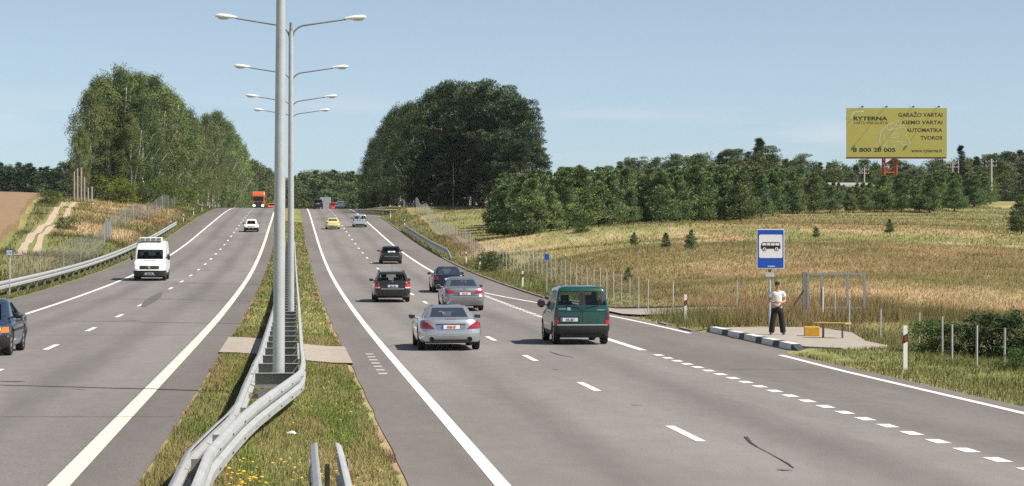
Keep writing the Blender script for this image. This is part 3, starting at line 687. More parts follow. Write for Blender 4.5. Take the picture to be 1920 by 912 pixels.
# the dark clump across the road: birches first, then pines; the birch gains paint in its shade
clump = [('birch', 692, 300, 545), ('birch', 702, 262, 500), ('birch', 714, 240, 465), ('birch', 730, 218, 440), ('birch', 748, 198, 412), ('birch', 768, 193, 392), ('birch', 792, 184, 375), ('birch', 812, 168, 362),
     ('pine', 832, 160, 352), ('pine', 853, 152, 345), ('pine', 876, 150, 338), ('pine', 898, 154, 335), ('pine', 918, 149, 332), ('pine', 942, 160, 328), ('pine', 962, 172, 322), ('pine', 984, 186, 316), ('pine', 1000, 222, 312), ('pine', 1012, 262, 310)]
for i, (k, x, y, D) in enumerate(clump):
    nm = 'drooping birch' if k == 'birch' else 'tall pine'
    j = i if k == 'birch' else i - 8
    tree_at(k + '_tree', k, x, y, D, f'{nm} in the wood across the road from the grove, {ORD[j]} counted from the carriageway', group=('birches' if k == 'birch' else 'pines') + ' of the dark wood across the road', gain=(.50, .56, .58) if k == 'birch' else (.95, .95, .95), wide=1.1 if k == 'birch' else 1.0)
for k, x, y, D in [('birch', 720, 260, 480), ('birch', 740, 230, 450), ('birch', 760, 210, 425), ('birch', 782, 200, 400), ('birch', 705, 310, 510), ('pine', 822, 180, 372), ('pine', 845, 170, 368), ('pine', 866, 165, 362), ('pine', 888, 166, 360),
     ('pine', 908, 165, 356), ('pine', 930, 172, 352), ('pine', 952, 184, 350), ('pine', 974, 200, 342), ('pine', 806, 235, 352), ('pine', 838, 240, 338), ('pine', 862, 235, 332), ('pine', 890, 240, 326), ('pine', 920, 245, 320), ('pine', 950, 240, 314), ('pine', 978, 262, 306), ('pine', 735, 290, 432), ('pine', 760, 280, 402), ('pine', 785, 270, 380), ('birch', 775, 290, 372), ('pine', 820, 290, 350), ('pine', 848, 300, 334), ('pine', 878, 300, 322), ('pine', 905, 305, 316), ('pine', 935, 300, 308), ('pine', 965, 310, 300)]:
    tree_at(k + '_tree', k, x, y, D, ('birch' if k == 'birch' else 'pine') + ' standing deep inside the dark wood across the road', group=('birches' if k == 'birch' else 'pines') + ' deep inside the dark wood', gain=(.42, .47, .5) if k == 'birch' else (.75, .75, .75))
for x, y, D, lb in [(775, 255, 384, 'pale broken birch trunk standing out of the dark wood near its top'), (781, 300, 380, 'white leaning birch trunk at the front of the dark wood'), (850, 305, 330, 'thin white birch trunk in the middle of the dark wood')]:
    tree_at('bare_birch', 'bare', x, y, D, lb)
# undergrowth that closes the foot of the dark wood, shade painted in by low gain
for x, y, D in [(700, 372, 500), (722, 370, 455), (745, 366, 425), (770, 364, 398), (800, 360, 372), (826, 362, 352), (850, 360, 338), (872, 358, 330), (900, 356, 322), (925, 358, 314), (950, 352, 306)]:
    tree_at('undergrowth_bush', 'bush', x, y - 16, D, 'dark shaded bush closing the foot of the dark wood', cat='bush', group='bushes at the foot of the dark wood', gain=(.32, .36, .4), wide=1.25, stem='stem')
# young pine plantation
rp = random.Random(11)
front = [(946, 214), (972, 208), (1000, 201), (1030, 204), (1058, 207), (1090, 211), (1122, 214), (1152, 215), (1180, 220), (1212, 224), (1240, 222), (1272, 226), (1300, 230), (1328, 232), (1362, 234), (1390, 231), (1424, 252), (1452, 258), (1490, 264), (1525, 266),
         (1560, 268), (1592, 270), (1626, 271), (1660, 272), (1692, 273), (1722, 275), (1745, 272), (1788, 284), (1830, 300)]
def tophere(x): return np.interp(x, [940, 960, 1000, 1100, 1200, 1300, 1400, 1500, 1548, 1642, 1672, 1800, 1840, 1900], [330, 322, 318, 318, 318, 315, 312, 318, 346, 346, 330, 322, 322, 340])
used = []
for i, (x, D) in enumerate(front):
    u, s = sighted(x + rp.uniform(-4, 4), D); used.append((u, s))
    plant('young_pine', 'young', u, s, rp.uniform(4.0, 6.0) if x < 1420 else rp.uniform(3.8, 5.2) if not 1540 < x < 1650 else rp.uniform(3.0, 3.6), f'bushy young pine on the meadow edge of the plantation, {ORD[i]} from the dark wood', group='young pines along the meadow edge of the plantation', wide=rp.uniform(1.15, 1.5))
k = 0
for _ in range(6000):
    if k >= 235: break
    x = rp.uniform(935, 1860); D0 = float(np.interp(x, [a for a, b in front], [b for a, b in front])); D = D0 + 4 + rp.random() ** 1.1 * 85
    u, s = sighted(x, D)
    if any((u - a) ** 2 + (s - b) ** 2 < 2.6 ** 2 for a, b in used): continue
    used.append((u, s)); g = float(ground(u, s)); ztop = CAMZ + (HZ - tophere(x)) / FPX * D
    h = min(rp.uniform(6.0, 8.2), max(3.8 if not 1540 < x < 1650 else 2.4, (ztop - g) + rp.uniform(-.7, .35)))
    plant('young_pine', 'young', u, s, h, 'young pine inside the dense plantation between the meadow and the tall wood', group='young pines inside the plantation', wide=rp.uniform(1.0, 1.3)); k += 1
# three seedlings and others on the meadow
for (x, y, D, hh, lb) in [(1189, 461, 158, 1.0, 'small dark pine seedling on the meadow, nearest the road of three in a row'), (1249, 466, 155, 1.05, 'small dark pine seedling on the meadow, middle of three in a row'), (1296, 469, 153, 1.3, 'largest pine seedling of the three on the meadow'),
     (1668, 438, 205, 1.2, 'lone dark seedling on the slope under the billboard'), (1530, 446, 195, .9, 'lone seedling on the meadow just beyond the bus sign'), (1915, 440, 130, 3.4, 'young pine at the very edge of the picture above the red meadow'), (1178, 528, 128, .8, 'thin seedling behind the fence posts near the green van')]:
    u, s, z, D2 = hit(x, y, ground, 60); plant('pine_seedling', 'young', u, s, hh, lb, wide=1.35)
for (x, y, hh, wd, g, lb) in [(925, 508, 1.5, 1.6, (.9, 1, 1), 'dense low bush between the fence and the white road posts'), (92, 384, 1.9, 1.3, (.95, 1.05, .8), 'round green bush on the edge of the wheat field'), (126, 430, 1.3, 1.5, (.85, 1.0, .9), 'low dark green bush beside the dirt track ruts'),
     (945, 425, 1.8, 1.7, (.8, .95, .8), 'bush at the corner of the plantation nearest the dark wood'), (1090, 436, 1.0, 1.5, (.9, 1, .8), 'low green bush in front of the plantation edge')]:
    u, s, z, D2 = hit(x, y, ground, 40); plant('bush', 'bush', u, s, hh, lb, cat='bush', gain=g, wide=wd, stem='stem')
for x, y, hh, wd, g, lb in [(1862, 668, 1.25, 1.35, (.42, .52, .48), 'large dark bush behind the last fence posts near the bus stop'), (1935, 672, 1.35, 1.35, (.38, .48, .44), 'dark bush cut off by the edge of the picture behind the fence'), (1752, 660, .95, 1.25, (.8, .95, .75), 'lighter green bush beside the large dark one'), (1795, 664, .85, 1.2, (.6, .7, .6), 'small bush between the light green one and the large dark one'), (1905, 694, .55, 1.5, (1.0, 1.1, .7), 'light green weeds at the foot of the last fence post')]:
    u, s, _z, _D = hit(x, y, ground, 40); plant('bush', 'bush', u, s, hh, lb, cat='bush', gain=g, wide=wd, stem='stem')
# tall mixed wood behind the plantation
xs = 1030; i = 0
outline = spline([1030, 1080, 1130, 1160, 1200, 1260, 1300, 1340, 1380, 1424, 1450, 1500, 1550, 1600, 1700, 1760, 1800, 1850, 1890, 1930, 1960], [322, 318, 305, 300, 297, 290, 284, 290, 280, 268, 285, 290, 296, 300, 300, 296, 290, 290, 276, 285, 290])
wood = []
while xs < 1960:
    wood.append((xs, float(outline(xs)) + rp.uniform(-7, 12), 520 + rp.uniform(-30, 30))); xs += rp.uniform(13, 21)
for x, y, D in [(q[0] + rp.uniform(-10, 10), q[1] + rp.uniform(10, 28), 470 + rp.uniform(-20, 20)) for q in wood]: wood.append((x, y, D))
for j, (x, y, D) in enumerate(wood):
    k_ = rp.choice(['broad', 'broad', 'broad', 'spruce', 'pine'])
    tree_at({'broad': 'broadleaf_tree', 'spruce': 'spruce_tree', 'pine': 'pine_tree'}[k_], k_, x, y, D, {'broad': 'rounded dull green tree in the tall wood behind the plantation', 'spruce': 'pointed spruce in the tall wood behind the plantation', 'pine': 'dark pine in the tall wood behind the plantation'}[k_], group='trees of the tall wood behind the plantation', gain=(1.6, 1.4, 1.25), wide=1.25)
tree_at('spruce_tree', 'spruce', 1424, 258, 505, 'pointed tree standing highest over the wood behind the plantation', gain=(1.8, 1.7, 1.6), wide=1.3)
tree_at('spruce_tree', 'spruce', 1801, 272, 430, 'dark pointed spruce just beside the billboard', wide=1.1)
# far woods
xs = -30
while xs < 165:
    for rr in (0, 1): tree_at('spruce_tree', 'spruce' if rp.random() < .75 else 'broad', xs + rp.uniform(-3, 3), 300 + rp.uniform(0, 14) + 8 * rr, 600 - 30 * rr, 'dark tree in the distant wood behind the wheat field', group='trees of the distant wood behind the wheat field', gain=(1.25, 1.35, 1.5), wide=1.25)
    xs += rp.uniform(8, 13)
xs = 548
while xs < 700:
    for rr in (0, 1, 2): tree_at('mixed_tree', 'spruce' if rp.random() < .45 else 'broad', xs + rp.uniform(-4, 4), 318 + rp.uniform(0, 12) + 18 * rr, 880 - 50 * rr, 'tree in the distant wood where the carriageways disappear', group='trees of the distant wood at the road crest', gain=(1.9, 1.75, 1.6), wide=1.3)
    xs += rp.uniform(6, 10)
# ---------------------------------------------------------------- steel, posts, signs
GALV = mat('galvanised_steel', (0.44, 0.45, 0.45), 0.55, metal=0.35, var=0.14, vscale=2.5, spec=0.4)
GALV_D = mat('weathered_shaded_steel', (0.22, 0.22, 0.21), 0.7, metal=0.3, var=0.2, vscale=3)
RUST = mat('stained_steel', (0.36, 0.31, 0.26), 0.7, metal=0.25, var=0.25, vscale=3)
DARK = mat('dark_steel', (0.06, 0.06, 0.065), 0.6)
SIGNW = mat('sign_white', (0.78, 0.78, 0.76), 0.45, var=0.04); SIGNB = mat('sign_blue', (0.012, 0.075, 0.42), 0.4, var=0.05); BLACK = mat('matt_black', (0.012, 0.012, 0.013), 0.6)
RED = mat('reflector_red', (0.42, 0.035, 0.02), 0.35)
# W-beam: (out from the post, height)
WB = [(0.0, .370), (.030, .376), (.080, .405), (.084, .510), (.014, .556), (.014, .590), (.074, .626), (.086, .680), (.070, .735), (.025, .768), (0.0, .772)]
def beam(name, path, side, parent, m, zf, dz=0.0):
    "path: list of (u, s) along the post line; side +1/-1: which way the waves face"
    vv = []; n = len(WB)
    off = []
    for i, (u, s) in enumerate(path):
        a = Vector(path[max(i - 1, 0)]); b = Vector(path[min(i + 1, len(path) - 1)]); d = (b - a).normalized(); off.append(Vector((d.y, -d.x)) * side)
    for i, (u, s) in enumerate(path):
        z = float(zf(u, s)) + dz; nx = off[i]
        for (o_, h) in WB: vv.append((u + nx.x * (o_ + .05), s + nx.y * (o_ + .05), z + h))
        for (o_, h) in WB: vv.append((u + nx.x * (o_ + .044), s + nx.y * (o_ + .044), z + h - (.004 if h > .6 else -.004)))
    k = 2 * n; ff = []
    for i in range(len(path) - 1):
        for j in range(n - 1):
            ff.append((i * k + j, i * k + j + 1, (i + 1) * k + j + 1, (i + 1) * k + j)); ff.append((i * k + n + j + 1, i * k + n + j, (i + 1) * k + n + j, (i + 1) * k + n + j + 1))
        ff.append((i * k + n - 1, i * k + 2 * n - 1, (i + 1) * k + 2 * n - 1, (i + 1) * k + n - 1)); ff.append((i * k + n, i * k, (i + 1) * k, (i + 1) * k + n))
    for i in (0, len(path) - 1):
        for j in range(n - 1): ff.append((i * k + j, i * k + j + 1, i * k + n + j + 1, i * k + n + j))
    return MB().add(vv, ff).build(name, m, parent, 22)
def cpost(u, s, zf, parent, h=0.72, m=GALV_D, dims=(.12, .06)):
    z = float(zf(u, s)); a, b = dims; mbx = MB()
    mbx.box((0, 0, h / 2 - .2), (a, .008, h + .4)).box((-a / 2 + .004, b / 2, h / 2 - .2), (.008, b - .01, h + .4)).box((a / 2 - .004, b / 2, h / 2 - .2), (.008, b - .01, h + .4))
    o = mbx.build('post', m, parent); o.location = Vector((u, s, z)) - (Vector(parent.location) if parent else Vector((0, 0, 0))); return o
medz = lambda u, s: zroad(s) + 0.04
rail_c = lambda s: float(np.interp(s, [-50, 25.5, 29, 32, 41, 46, 90, 400], [-1.05, -1.05, -0.875, -0.705, -0.29, -0.24, -0.19, -0.17]))
rail_h = lambda s: float(np.interp(s, [-50, 25.5, 32, 34, 38, 41, 44, 48, 400], [0.035, 0.035, 0.03, 0.10, 0.27, 0.38, 0.40, 0.37, 0.36]))
gr = empty('median_guardrail', (0, 0, 0), 0, 'long galvanised double guardrail with ladder-like cross bars enclosing the lamp posts in the median', 'guardrail')
S_ = list(np.concatenate([[18, 21, 24.6, 25.2, 25.8, 27, 29, 31, 33, 35, 37, 38.6, 39.8, 40.6, 41.4, 42.4, 43.6, 45, 47], np.arange(49, 213, 2.0)]))
beam('rail', [(rail_c(s) + rail_h(s), s) for s in S_], 1, gr, GALV, medz)
beam('rail', [(rail_c(s) - rail_h(s), s) for s in S_], -1, gr, GALV, medz)
# bolts and lap joints every 4 m are small raised plates on the beams
for i in range(54):
    s = 40.6 + 3.2 * i; c, h = rail_c(s), rail_h(s); z = float(medz(c, s)); mbx = MB()
    w_ = 2 * h - 0.02
    mbx.box((0, 0, 0), (w_, .08, .004)).box((0, .034, -.125), (w_, .008, .24)).box((0, 0, -.25), (w_, .08, .01))
    o = mbx.build('cross_bar', GALV_D, gr); o.location = (c, s, z + .735); MB().box((0, -.002, .009), (w_, .088, .010)).build('flange', GALV, o)  # face shade is put in as darker steel, the sunlit top as pale flange
for i in range(-1, 43):
    s = 40.7 + 4.0 * i; c, h = rail_c(s), rail_h(s)
    cpost(c + (h - .12 if i < 0 else 0.1), s, medz, gr, .6 if i >= 0 else .7)
for s in (20.5, 24.9, 28.0, 32.5, 36.6): cpost(rail_c(s), s, medz, gr, .72)
for s in (36.6,):
    c, h = rail_c(s), rail_h(s); o = MB().box((0, 0, 0), (2 * h, .012, .08)).build('spacer_plate', RUST, gr); o.location = (c, s + .06, float(medz(c, s)) + .6)
for q in (-1, 1):
    m = MB()
    for s in np.arange(26.4, 64, 2.0):
        c, h = rail_c(s) + q * rail_h(s), float(medz(0, s)); a = math.atan2(rail_c(s + .2) + q * rail_h(s + .2) - c, .2)
        for ds in (-.06, .06):
            for hh in (.685, .455):
                m.box((c + q * (.137 * math.cos(a)) + ds * math.sin(a), s + ds * math.cos(a) - q * .137 * math.sin(a), h + hh), (.010, .018, .026), Matrix.Rotation(-a, 3, 'Z'))
    m.build('bolt_rivets', DARK, gr)
# near piece that starts in front of the opening
g2 = empty('guardrail_end', (0, 0, 0), 0, 'short near piece of narrow double guardrail starting on the median grass at the bottom edge', 'guardrail')
S2 = [12, 16, 20, 22.5, 24.5, 25.6, 26.2]
h2 = lambda s: float(np.interp(s, [0, 24.8, 26.2], [.08, .065, .06]))
beam('rail', [(0.40 + h2(s), s) for s in S2], 1, g2, GALV, medz); beam('rail', [(0.40 - h2(s), s) for s in S2], -1, g2, GALV, medz)
for s in (17.4, 21.4, 25.4): cpost(0.40, s, medz, g2, .6, dims=(.06, .05))
for s in (24.2,): 
    for q in (-1, 1): o = MB().box((0, 0, 0), (.012, .34, .33)).build('lap_plate', RUST, g2); o.location = (0.40 + q * (h2(s) + .142), s, float(medz(0, s)) + .59)
# verge guardrails
def side_rail(name, u, s0, s1, side, label, cat='guardrail', flare=0.0, drop=True):
    ro = empty(name, (0, 0, 0), 0, label, cat)
    n = int((s1 - s0) / 4); S = [s0 + (s1 - s0) * i / (n * 2) for i in range(n * 2 + 1)]
    zf = lambda a, b: float(ground(a, b)) * 0 + float(zr(np.clip(a, -13, 13), b)) + .02 - (0.62 * max(0, 1 - (b - s0) / 5.0) if drop else 0)
    beam('rail', [(u, s) for s in S], side, ro, GALV, zf)
    zp = lambda a, b: float(ground(a, b))
    for i in range(n + 1):
        s = s0 + (s1 - s0) * i / n
        if i == 0 and drop: continue
        o = cpost(u, s, zp, ro, float(zf(u, s)) - zp(u, s) + .70)
    return ro
side_rail('verge_guardrail', -13.75, 74, 268, 1, 'long guardrail along the verge beside the white van, ending near the crest', drop=False)
side_rail('verge_guardrail', 13.45, 187, 266, -1, 'guardrail seen from behind along the outgoing verge, sloping into the ground at its near end')

# lamp posts
LAMPW = mat('lamp_housing', (0.66, 0.66, 0.63), 0.5); LAMPG = mat('lamp_glass', (0.5, 0.52, 0.5), 0.2, spec=0.8)
POLEM = mat('galvanised_pole', (0.47, 0.49, 0.49), 0.5, metal=0.3, var=0.12, vscale=3.0, bump=0.05, bscale=12)
def lamp_post(u, s, top, label, d=.125, lean=0.0, span=2.42, rz=0.0):
    r = empty('street_lamp', (u, s, float(medz(u, s)) - .02), rz, label, 'street lamp', 'street lamps in a row along the median')
    o = MB().tube([(0, 0, -.3), (0, 0, 3), (0, 0, 6.5), (0, 0, top - .35)], [d, d * .94, d * .82, d * .66], 20).build('pole', POLEM, r, 60)
    MB().tube([(0, 0, top - .5), (0, 0, top - .05)], [.06, .05], 10).build('bracket_sleeve', GALV_D, r, 60)
    for q in (-1, 1):
        pts = [(q * .03, 0, top - .62)] + [(q * (.06 + .5 * (1 - math.cos(a))), 0, top - .55 + .42 * math.sin(a)) for a in np.linspace(.2, 1.45, 6)] + [(q * span * .78, 0, top + .08)]
        MB().tube(pts, [.032] * 7 + [.026], 8).build('arm', GALV_D, r, 60)
        mbx = MB(); vv = []
        prof = [(0, .05, .045), (.12, .075, .07), (.3, .12, .10), (.52, .135, .105), (.66, .11, .085), (.74, .05, .04)]
        n = 12
        for (t, wy, hz) in prof:
            for k in range(n):
                a = 2 * math.pi * k / n; zz = math.sin(a); vv.append((q * (span * .76 + t), wy * math.cos(a), top + .10 + t * .07 + hz * (zz if zz > 0 else zz * .55)))
        ff = [(i * n + k, i * n + (k + 1) % n, (i + 1) * n + (k + 1) % n, (i + 1) * n + k) for i in range(len(prof) - 1) for k in range(n)] + [tuple(range(n)), tuple((len(prof) - 1) * n + k for k in range(n))]
        hd = mbx.add(vv, ff).build('lamp_head', LAMPW, r, 50)
        MB().ell((q * (span * .76 + .45), 0, top + .085), (.2, .09, .06), 10, 6, -1).build('lens', LAMPG, hd, 60)
    return r
zt = lambda y, D: CAMZ + (HZ - y) / FPX * D
for i, (x, ya, D, lb) in enumerate([(522, None, 42.3, 'nearest street lamp, a thick grey post rising out of the picture'), (545.5, 40, 76.5, 'street lamp with two arms just behind the thickest post'), (546, 131, 101, 'second street lamp with both arms visible down the median'),
      (546.5, 185, 126.5, 'third street lamp with both arms visible down the median'), (546.6, 210, 152, 'farthest street lamp in the median, its arms lowest in the sky')]):
    u, s, _ = px(x, 0, D); zb = float(medz(u, s)) - .02
    top = 10.6 if ya is None else zt(ya, D) - zb
    o = lamp_post(u, s, top, lb, .116, rz=-TH * 0)
    if i == 0: o.rotation_euler = (0, R(0.35), 0)
# mesh fences
WIRE = mat('fence_wire', (0.30, 0.31, 0.31), 0.6, metal=0.3)
FPOST = mat('fence_post', (0.46, 0.46, 0.44), 0.6, metal=0.2, var=0.2, vscale=2)
def mesh_fence(pts, label, h=1.45, step=2.5, wire=0.012, gap=0.25, posts=None, rows=7, wid=.05):
    fo = empty('mesh_fence', (0, 0, 0), 0, label, 'fence')
    pts = [Vector((p[0], p[1])) for p in pts]; Ls = [0]
    for a, b in zip(pts, pts[1:]): Ls.append(Ls[-1] + (b - a).length)
    at = lambda q: (float(np.interp(q, Ls, [p.x for p in pts])), float(np.interp(q, Ls, [p.y for p in pts])))
    qs = posts if posts is not None else list(np.arange(0, Ls[-1] + .01, max(step, Ls[-1] / 99)))
    rr = random.Random(3)
    for q in qs:
        u, s = at(q); z = float(ground(u, s)); hh = h * rr.uniform(.94, 1.06)
        o = MB().tube([(0, 0, -.3), (rr.uniform(-.03, .03), rr.uniform(-.02, .02), hh)], wid / 2, 6).build('post', FPOST, fo, 60); o.location = (u, s, z)
    m = MB(); n = max(2, int(Ls[-1] / 2.5)); 
    grid = [(*at(Ls[-1] * i / n),) for i in range(n + 1)]; gz = [float(ground(*g)) for g in grid]
    for r in range(rows):
        zz = .06 + (h * .94 - .06) * r / (rows - 1)
        m.tube([(g[0], g[1], z + zz) for g, z in zip(grid, gz)], wire / 2, 3, False)
    for i in range(int(Ls[-1] / gap)):
        q = i * gap; u, s = at(q); z = float(np.interp(q, np.linspace(0, Ls[-1], n + 1), gz)); m.tube([(u, s, z + .06), (u, s, z + h * .94)], wire / 2, 3, False)
    m.build('wire_mesh', WIRE, fo)
    return fo
mesh_fence([sighted(1215, 94)] + [(14.9, 100), (15.2, 130), (15.2, 180), (16.2, 235), (17.5, 290), (18.2, 330)], 'long mesh fence on close-set thin steel posts between the outgoing verge and the meadow', 1.5, 2.5, gap=.7, wire=.005)
mesh_fence([(18.4, 334), (19.2, 380), (21, 440)], 'last stretch of mesh fence running into the shade of the dark wood', 1.6, 3.0, gap=.8, wire=.005)
f0 = [sighted(1215, 94), sighted(1262, 93.0), sighted(1381, 90), sighted(1500, 87)]
mesh_fence(f0, 'open stretch of wire fence with few posts between the green van and the gate frame', 1.35, gap=40, rows=3, wire=.006, posts=[6.0 * 0 + float((Vector(f0[1]) - Vector(f0[0])).length), float((Vector(f0[1]) - Vector(f0[0])).length + (Vector(f0[2]) - Vector(f0[1])).length)], wid=.06)
fr_ = [hit(1565, 603, ground, 50)[:2], hit(1592, 622, ground, 50)[:2], hit(1650, 640, ground, 50)[:2], hit(1722, 652, ground, 50)[:2], hit(1767, 668, ground, 45)[:2], hit(1785, 680, ground, 45)[:2], hit(1831, 690, ground, 45)[:2], hit(1883, 690, ground, 45)[:2]]
fl = [0]
for a, b in zip(fr_, fr_[1:]): fl.append(fl[-1] + (Vector(b) - Vector(a)).length)
mesh_fence(fr_ + [(fr_[-1][0] + 1.5, fr_[-1][1] - 8)], 'wire fence on uneven thin posts beside the dark bush near the bus stop', 1.05, gap=60, rows=3, wire=.005, posts=fl, wid=.055)
lf_ = [sighted(20, 118), sighted(131, 150), sighted(195, 186), (-18.0, 226), (-18.2, 270), (-18.0, 330), (-17.3, 400)]
mesh_fence(lf_, 'grey mesh fence climbing the bank above the guardrail and turning along the crest', 2.0, 14.0, gap=.26, wire=.007, rows=10, wid=.035)

# white road posts with a dark band and a red reflector
RP_W = mat('road_post_white', (0.74, 0.74, 0.72), 0.5, var=0.06); RP_B = mat('road_post_band', (0.03, 0.025, 0.025), 0.5)
def road_post(u, s, label, h=1.05, refl=True, group='white road posts along the verges'):
    r = empty('road_post', (u, s, float(ground(u, s)) - .02), 0, label, 'road post', group)
    w_ = .055
    MB().prism([(-w_, -w_ * .5), (w_, -w_ * .5), (w_ * .8, w_ * .6), (-w_ * .8, w_ * .6)], h, Matrix.Translation((0, 0, 0))).build('body', RP_W, r, bevel=.008)
    z0 = h * .60
    band = MB().add([(-w_ * 1.06, -w_ * .56, z0), (w_ * 1.06, -w_ * .56, z0 + .06), (w_ * 1.06, -w_ * .56, z0 + .26), (-w_ * 1.06, -w_ * .56, z0 + .20), (-w_ * .86, w_ * .66, z0), (w_ * .86, w_ * .66, z0 + .06), (w_ * .86, w_ * .66, z0 + .26), (-w_ * .86, w_ * .66, z0 + .20)],
        [(0, 1, 2, 3), (5, 4, 7, 6), (0, 3, 7, 4), (1, 5, 6, 2), (3, 2, 6, 7), (0, 4, 5, 1)]).build('band', RP_B, r)
    if refl: MB().box((0, -w_ * .62, z0 + .13), (.045, .012, .13)).build('reflector', RED, r)
    return r
rp_r = [hit(1697, 694, ground, 40)[:2], hit(1285, 607, ground, 60)[:2], (13.9, 118), (13.9, 165), (13.9, 178), (14.0, 278), (14.0, 318), (14.0, 345), (14.0, 372)]
u_, s_, _, _ = hit(980, 540, ground, 80); rp_r[2] = (u_, s_)
for i, (u, s) in enumerate(rp_r):
    road_post(u, s, 'white road post with dark band and red reflector beside the bus bay, nearest of all' if i == 0 else ('white road post standing on the grass island between bay and access road' if i == 1 else f'white road post on the outgoing verge, {ORD[i - 2]} beyond the access road'), 1.12 if i < 2 else 1.0)
for i, (x, y) in enumerate([(318, 440), (362, 412), (385, 402), (402, 397), (421, 393), (432, 392)]):
    u = -14.0; s = [262, 292, 322, 352, 385, 412][i]
    road_post(u, s, f'white road post on the oncoming verge near the crest, {ORD[i]} past the guardrail end', 1.05, False)
# bus stop sign
u, s, z, D = hit(1443, 622, zr, 50); SX, SY = u, s
gz = float(zr(u, s)) + .14
bs = empty('bus_stop_sign', (u, s, gz), -TH, 'tall blue sign with a black bus in a white square on a grey post', 'road sign')
MB().tube([(0, 0, -.3), (0, 0, 3.45)], .045, 12).build('post', GALV, bs, 60)
kx = D / FPX
W_, H_ = 52 * kx, 75 * kx; zc = CAMZ + (HZ - 467) / FPX * D - gz; xo = (1444.5 - 1443) * kx
pn = MB().box((xo, -.075, zc), (W_, .02, H_)).build('sign_panel', SIGNW, bs, bevel=.02)
pb = MB().box((xo, -.0875, zc), (W_ * .93, .008, H_ * .95)).build('blue_field', SIGNB, pn)
sq = W_ * .84; zq = zc + H_ * .065
rr_ = .05; poly = []
for (cx_, cy_, a0) in ((sq / 2 - rr_, sq / 2 - rr_, 0), (-sq / 2 + rr_, sq / 2 - rr_, 90), (-sq / 2 + rr_, -sq / 2 + rr_, 180), (sq / 2 - rr_, -sq / 2 + rr_, 270)):
    for a in (0, 30, 60, 90): poly.append((cx_ + rr_ * math.cos(R(a0 + a)), cy_ + rr_ * math.sin(R(a0 + a))))
MF = lambda x, y, z: Matrix.Translation((x, y, z)) @ Matrix.Rotation(R(90), 4, 'X')
MB().prism(poly, .004, MF(xo, -.0915, zq)).build('white_square', SIGNW, pn)
# the bus: body outline, wheels, window holes left white
bw = sq * .84; bh = bw * .42; mbx = MB()
def rect(x0, y0, x1, y1, dep=.004, yy=-.0958): mbx.prism([(x0, y0), (x1, y0), (x1, y1), (x0, y1)], dep, MF(xo, yy, zq - .01))
mbx.prism([(-bw * .5, -bh * .30), (bw * .5, -bh * .30), (bw * .5, bh * .10), (-bw * .5, bh * .10)], .004, MF(xo, -.0958, zq))
mbx.prism([(-bw * .5, bh * .10), (-bw * .44, bh * .10), (-bw * .40, bh * .46), (-bw * .455, bh * .40)], .004, MF(xo, -.0958, zq))
mbx.prism([(-bw * .43, bh * .42), (bw * .47, bh * .42), (bw * .44, bh * .50), (-bw * .40, bh * .50)], .004, MF(xo, -.0958, zq))
mbx.prism([(bw * .46, bh * .10), (bw * .5, bh * .10), (bw * .475, bh * .43), (bw * .44, bh * .43)], .004, MF(xo, -.0958, zq))
for xx in (-.215, .005, .225): mbx.prism([(bw * xx - bw * .014, bh * .10), (bw * xx + bw * .014, bh * .10), (bw * xx + bw * .014, bh * .42), (bw * xx - bw * .014, bh * .42)], .004, MF(xo, -.0958, zq))
mbx.build('bus_symbol', BLACK, pn)
for xx in (-.32, .30):
    c20 = lambda r: [(bw * xx + r * math.cos(2 * math.pi * k / 20), -bh * .32 + r * math.sin(2 * math.pi * k / 20)) for k in range(20)]
    wl = MB().prism(c20(bh * .26), .004, MF(xo, -.0985, zq)).build('wheel_symbol', BLACK, pn)
    MB().prism(c20(bh * .19), .003, MF(xo, -.1028, zq)).prism(c20(bh * .001), .001, MF(xo, -.1028, zq)).build('wheel_ring', SIGNW, pn)
    MB().prism(c20(bh * .09), .003, MF(xo, -.1060, zq)).build('wheel_hub', BLACK, pn)
MB().box((xo + W_ * .02, -.0935, zc - H_ * .435), (W_ * .26, .004, H_ * .018)).build('maker_mark', SIGNW, pn)
MB().box((xo * .3, -.06, CAMZ + (HZ - 515) / FPX * D - gz), (16 * kx, .02, 8 * kx)).build('timetable_plate', mat('dull_plate', (.5, .5, .5), .5, var=.15, vscale=5), bs)
MB().box((0, -.04, zc - H_ / 2 - .08), (.10, .06, .06)).build('bracket', DARK, bs)
# kilometre signs
def km_sign(x, ytop, ybase, zfn, D, label, num=None, wpx=11):
    u, s, _ = px(x, 0, D); g = float(ground(u, s)); top = CAMZ + (HZ - ytop) / FPX * D - g
    r = empty('kilometre_sign', (u, s, g), -TH if num else -TH, label, 'road sign'); k = D / FPX
    MB().tube([(0, 0, -.3), (0, 0, top)], .03, 8).build('post', GALV, r, 60)
    p = MB().box((0, -.045, top - 5 * k), (wpx * k, .015, 11 * k)).build('plate', SIGNB, r)
    if num:
        MB().box((0, -.0545, top - 6 * k), (wpx * k * .9, .004, 8.0 * k)).build('number_field', SIGNW, p)
        me = text_mesh(num, 5.6 * k, .004, 'CENTER'); q = MB(); mb_mesh(q, me, Matrix.Translation((0, -.0585, top - 8.0 * k)) @ Matrix.Rotation(R(90), 4, 'X')); q.build('number', SIGNB, p)
    return r
km_sign(18, 468, 525, ground, 107, 'small blue and white kilometre sign reading 278 behind the guardrail', '278')
km_sign(1025, 477, 545, ground, 122, 'small plain dark blue sign on a thin post beside the fence', None, 9)
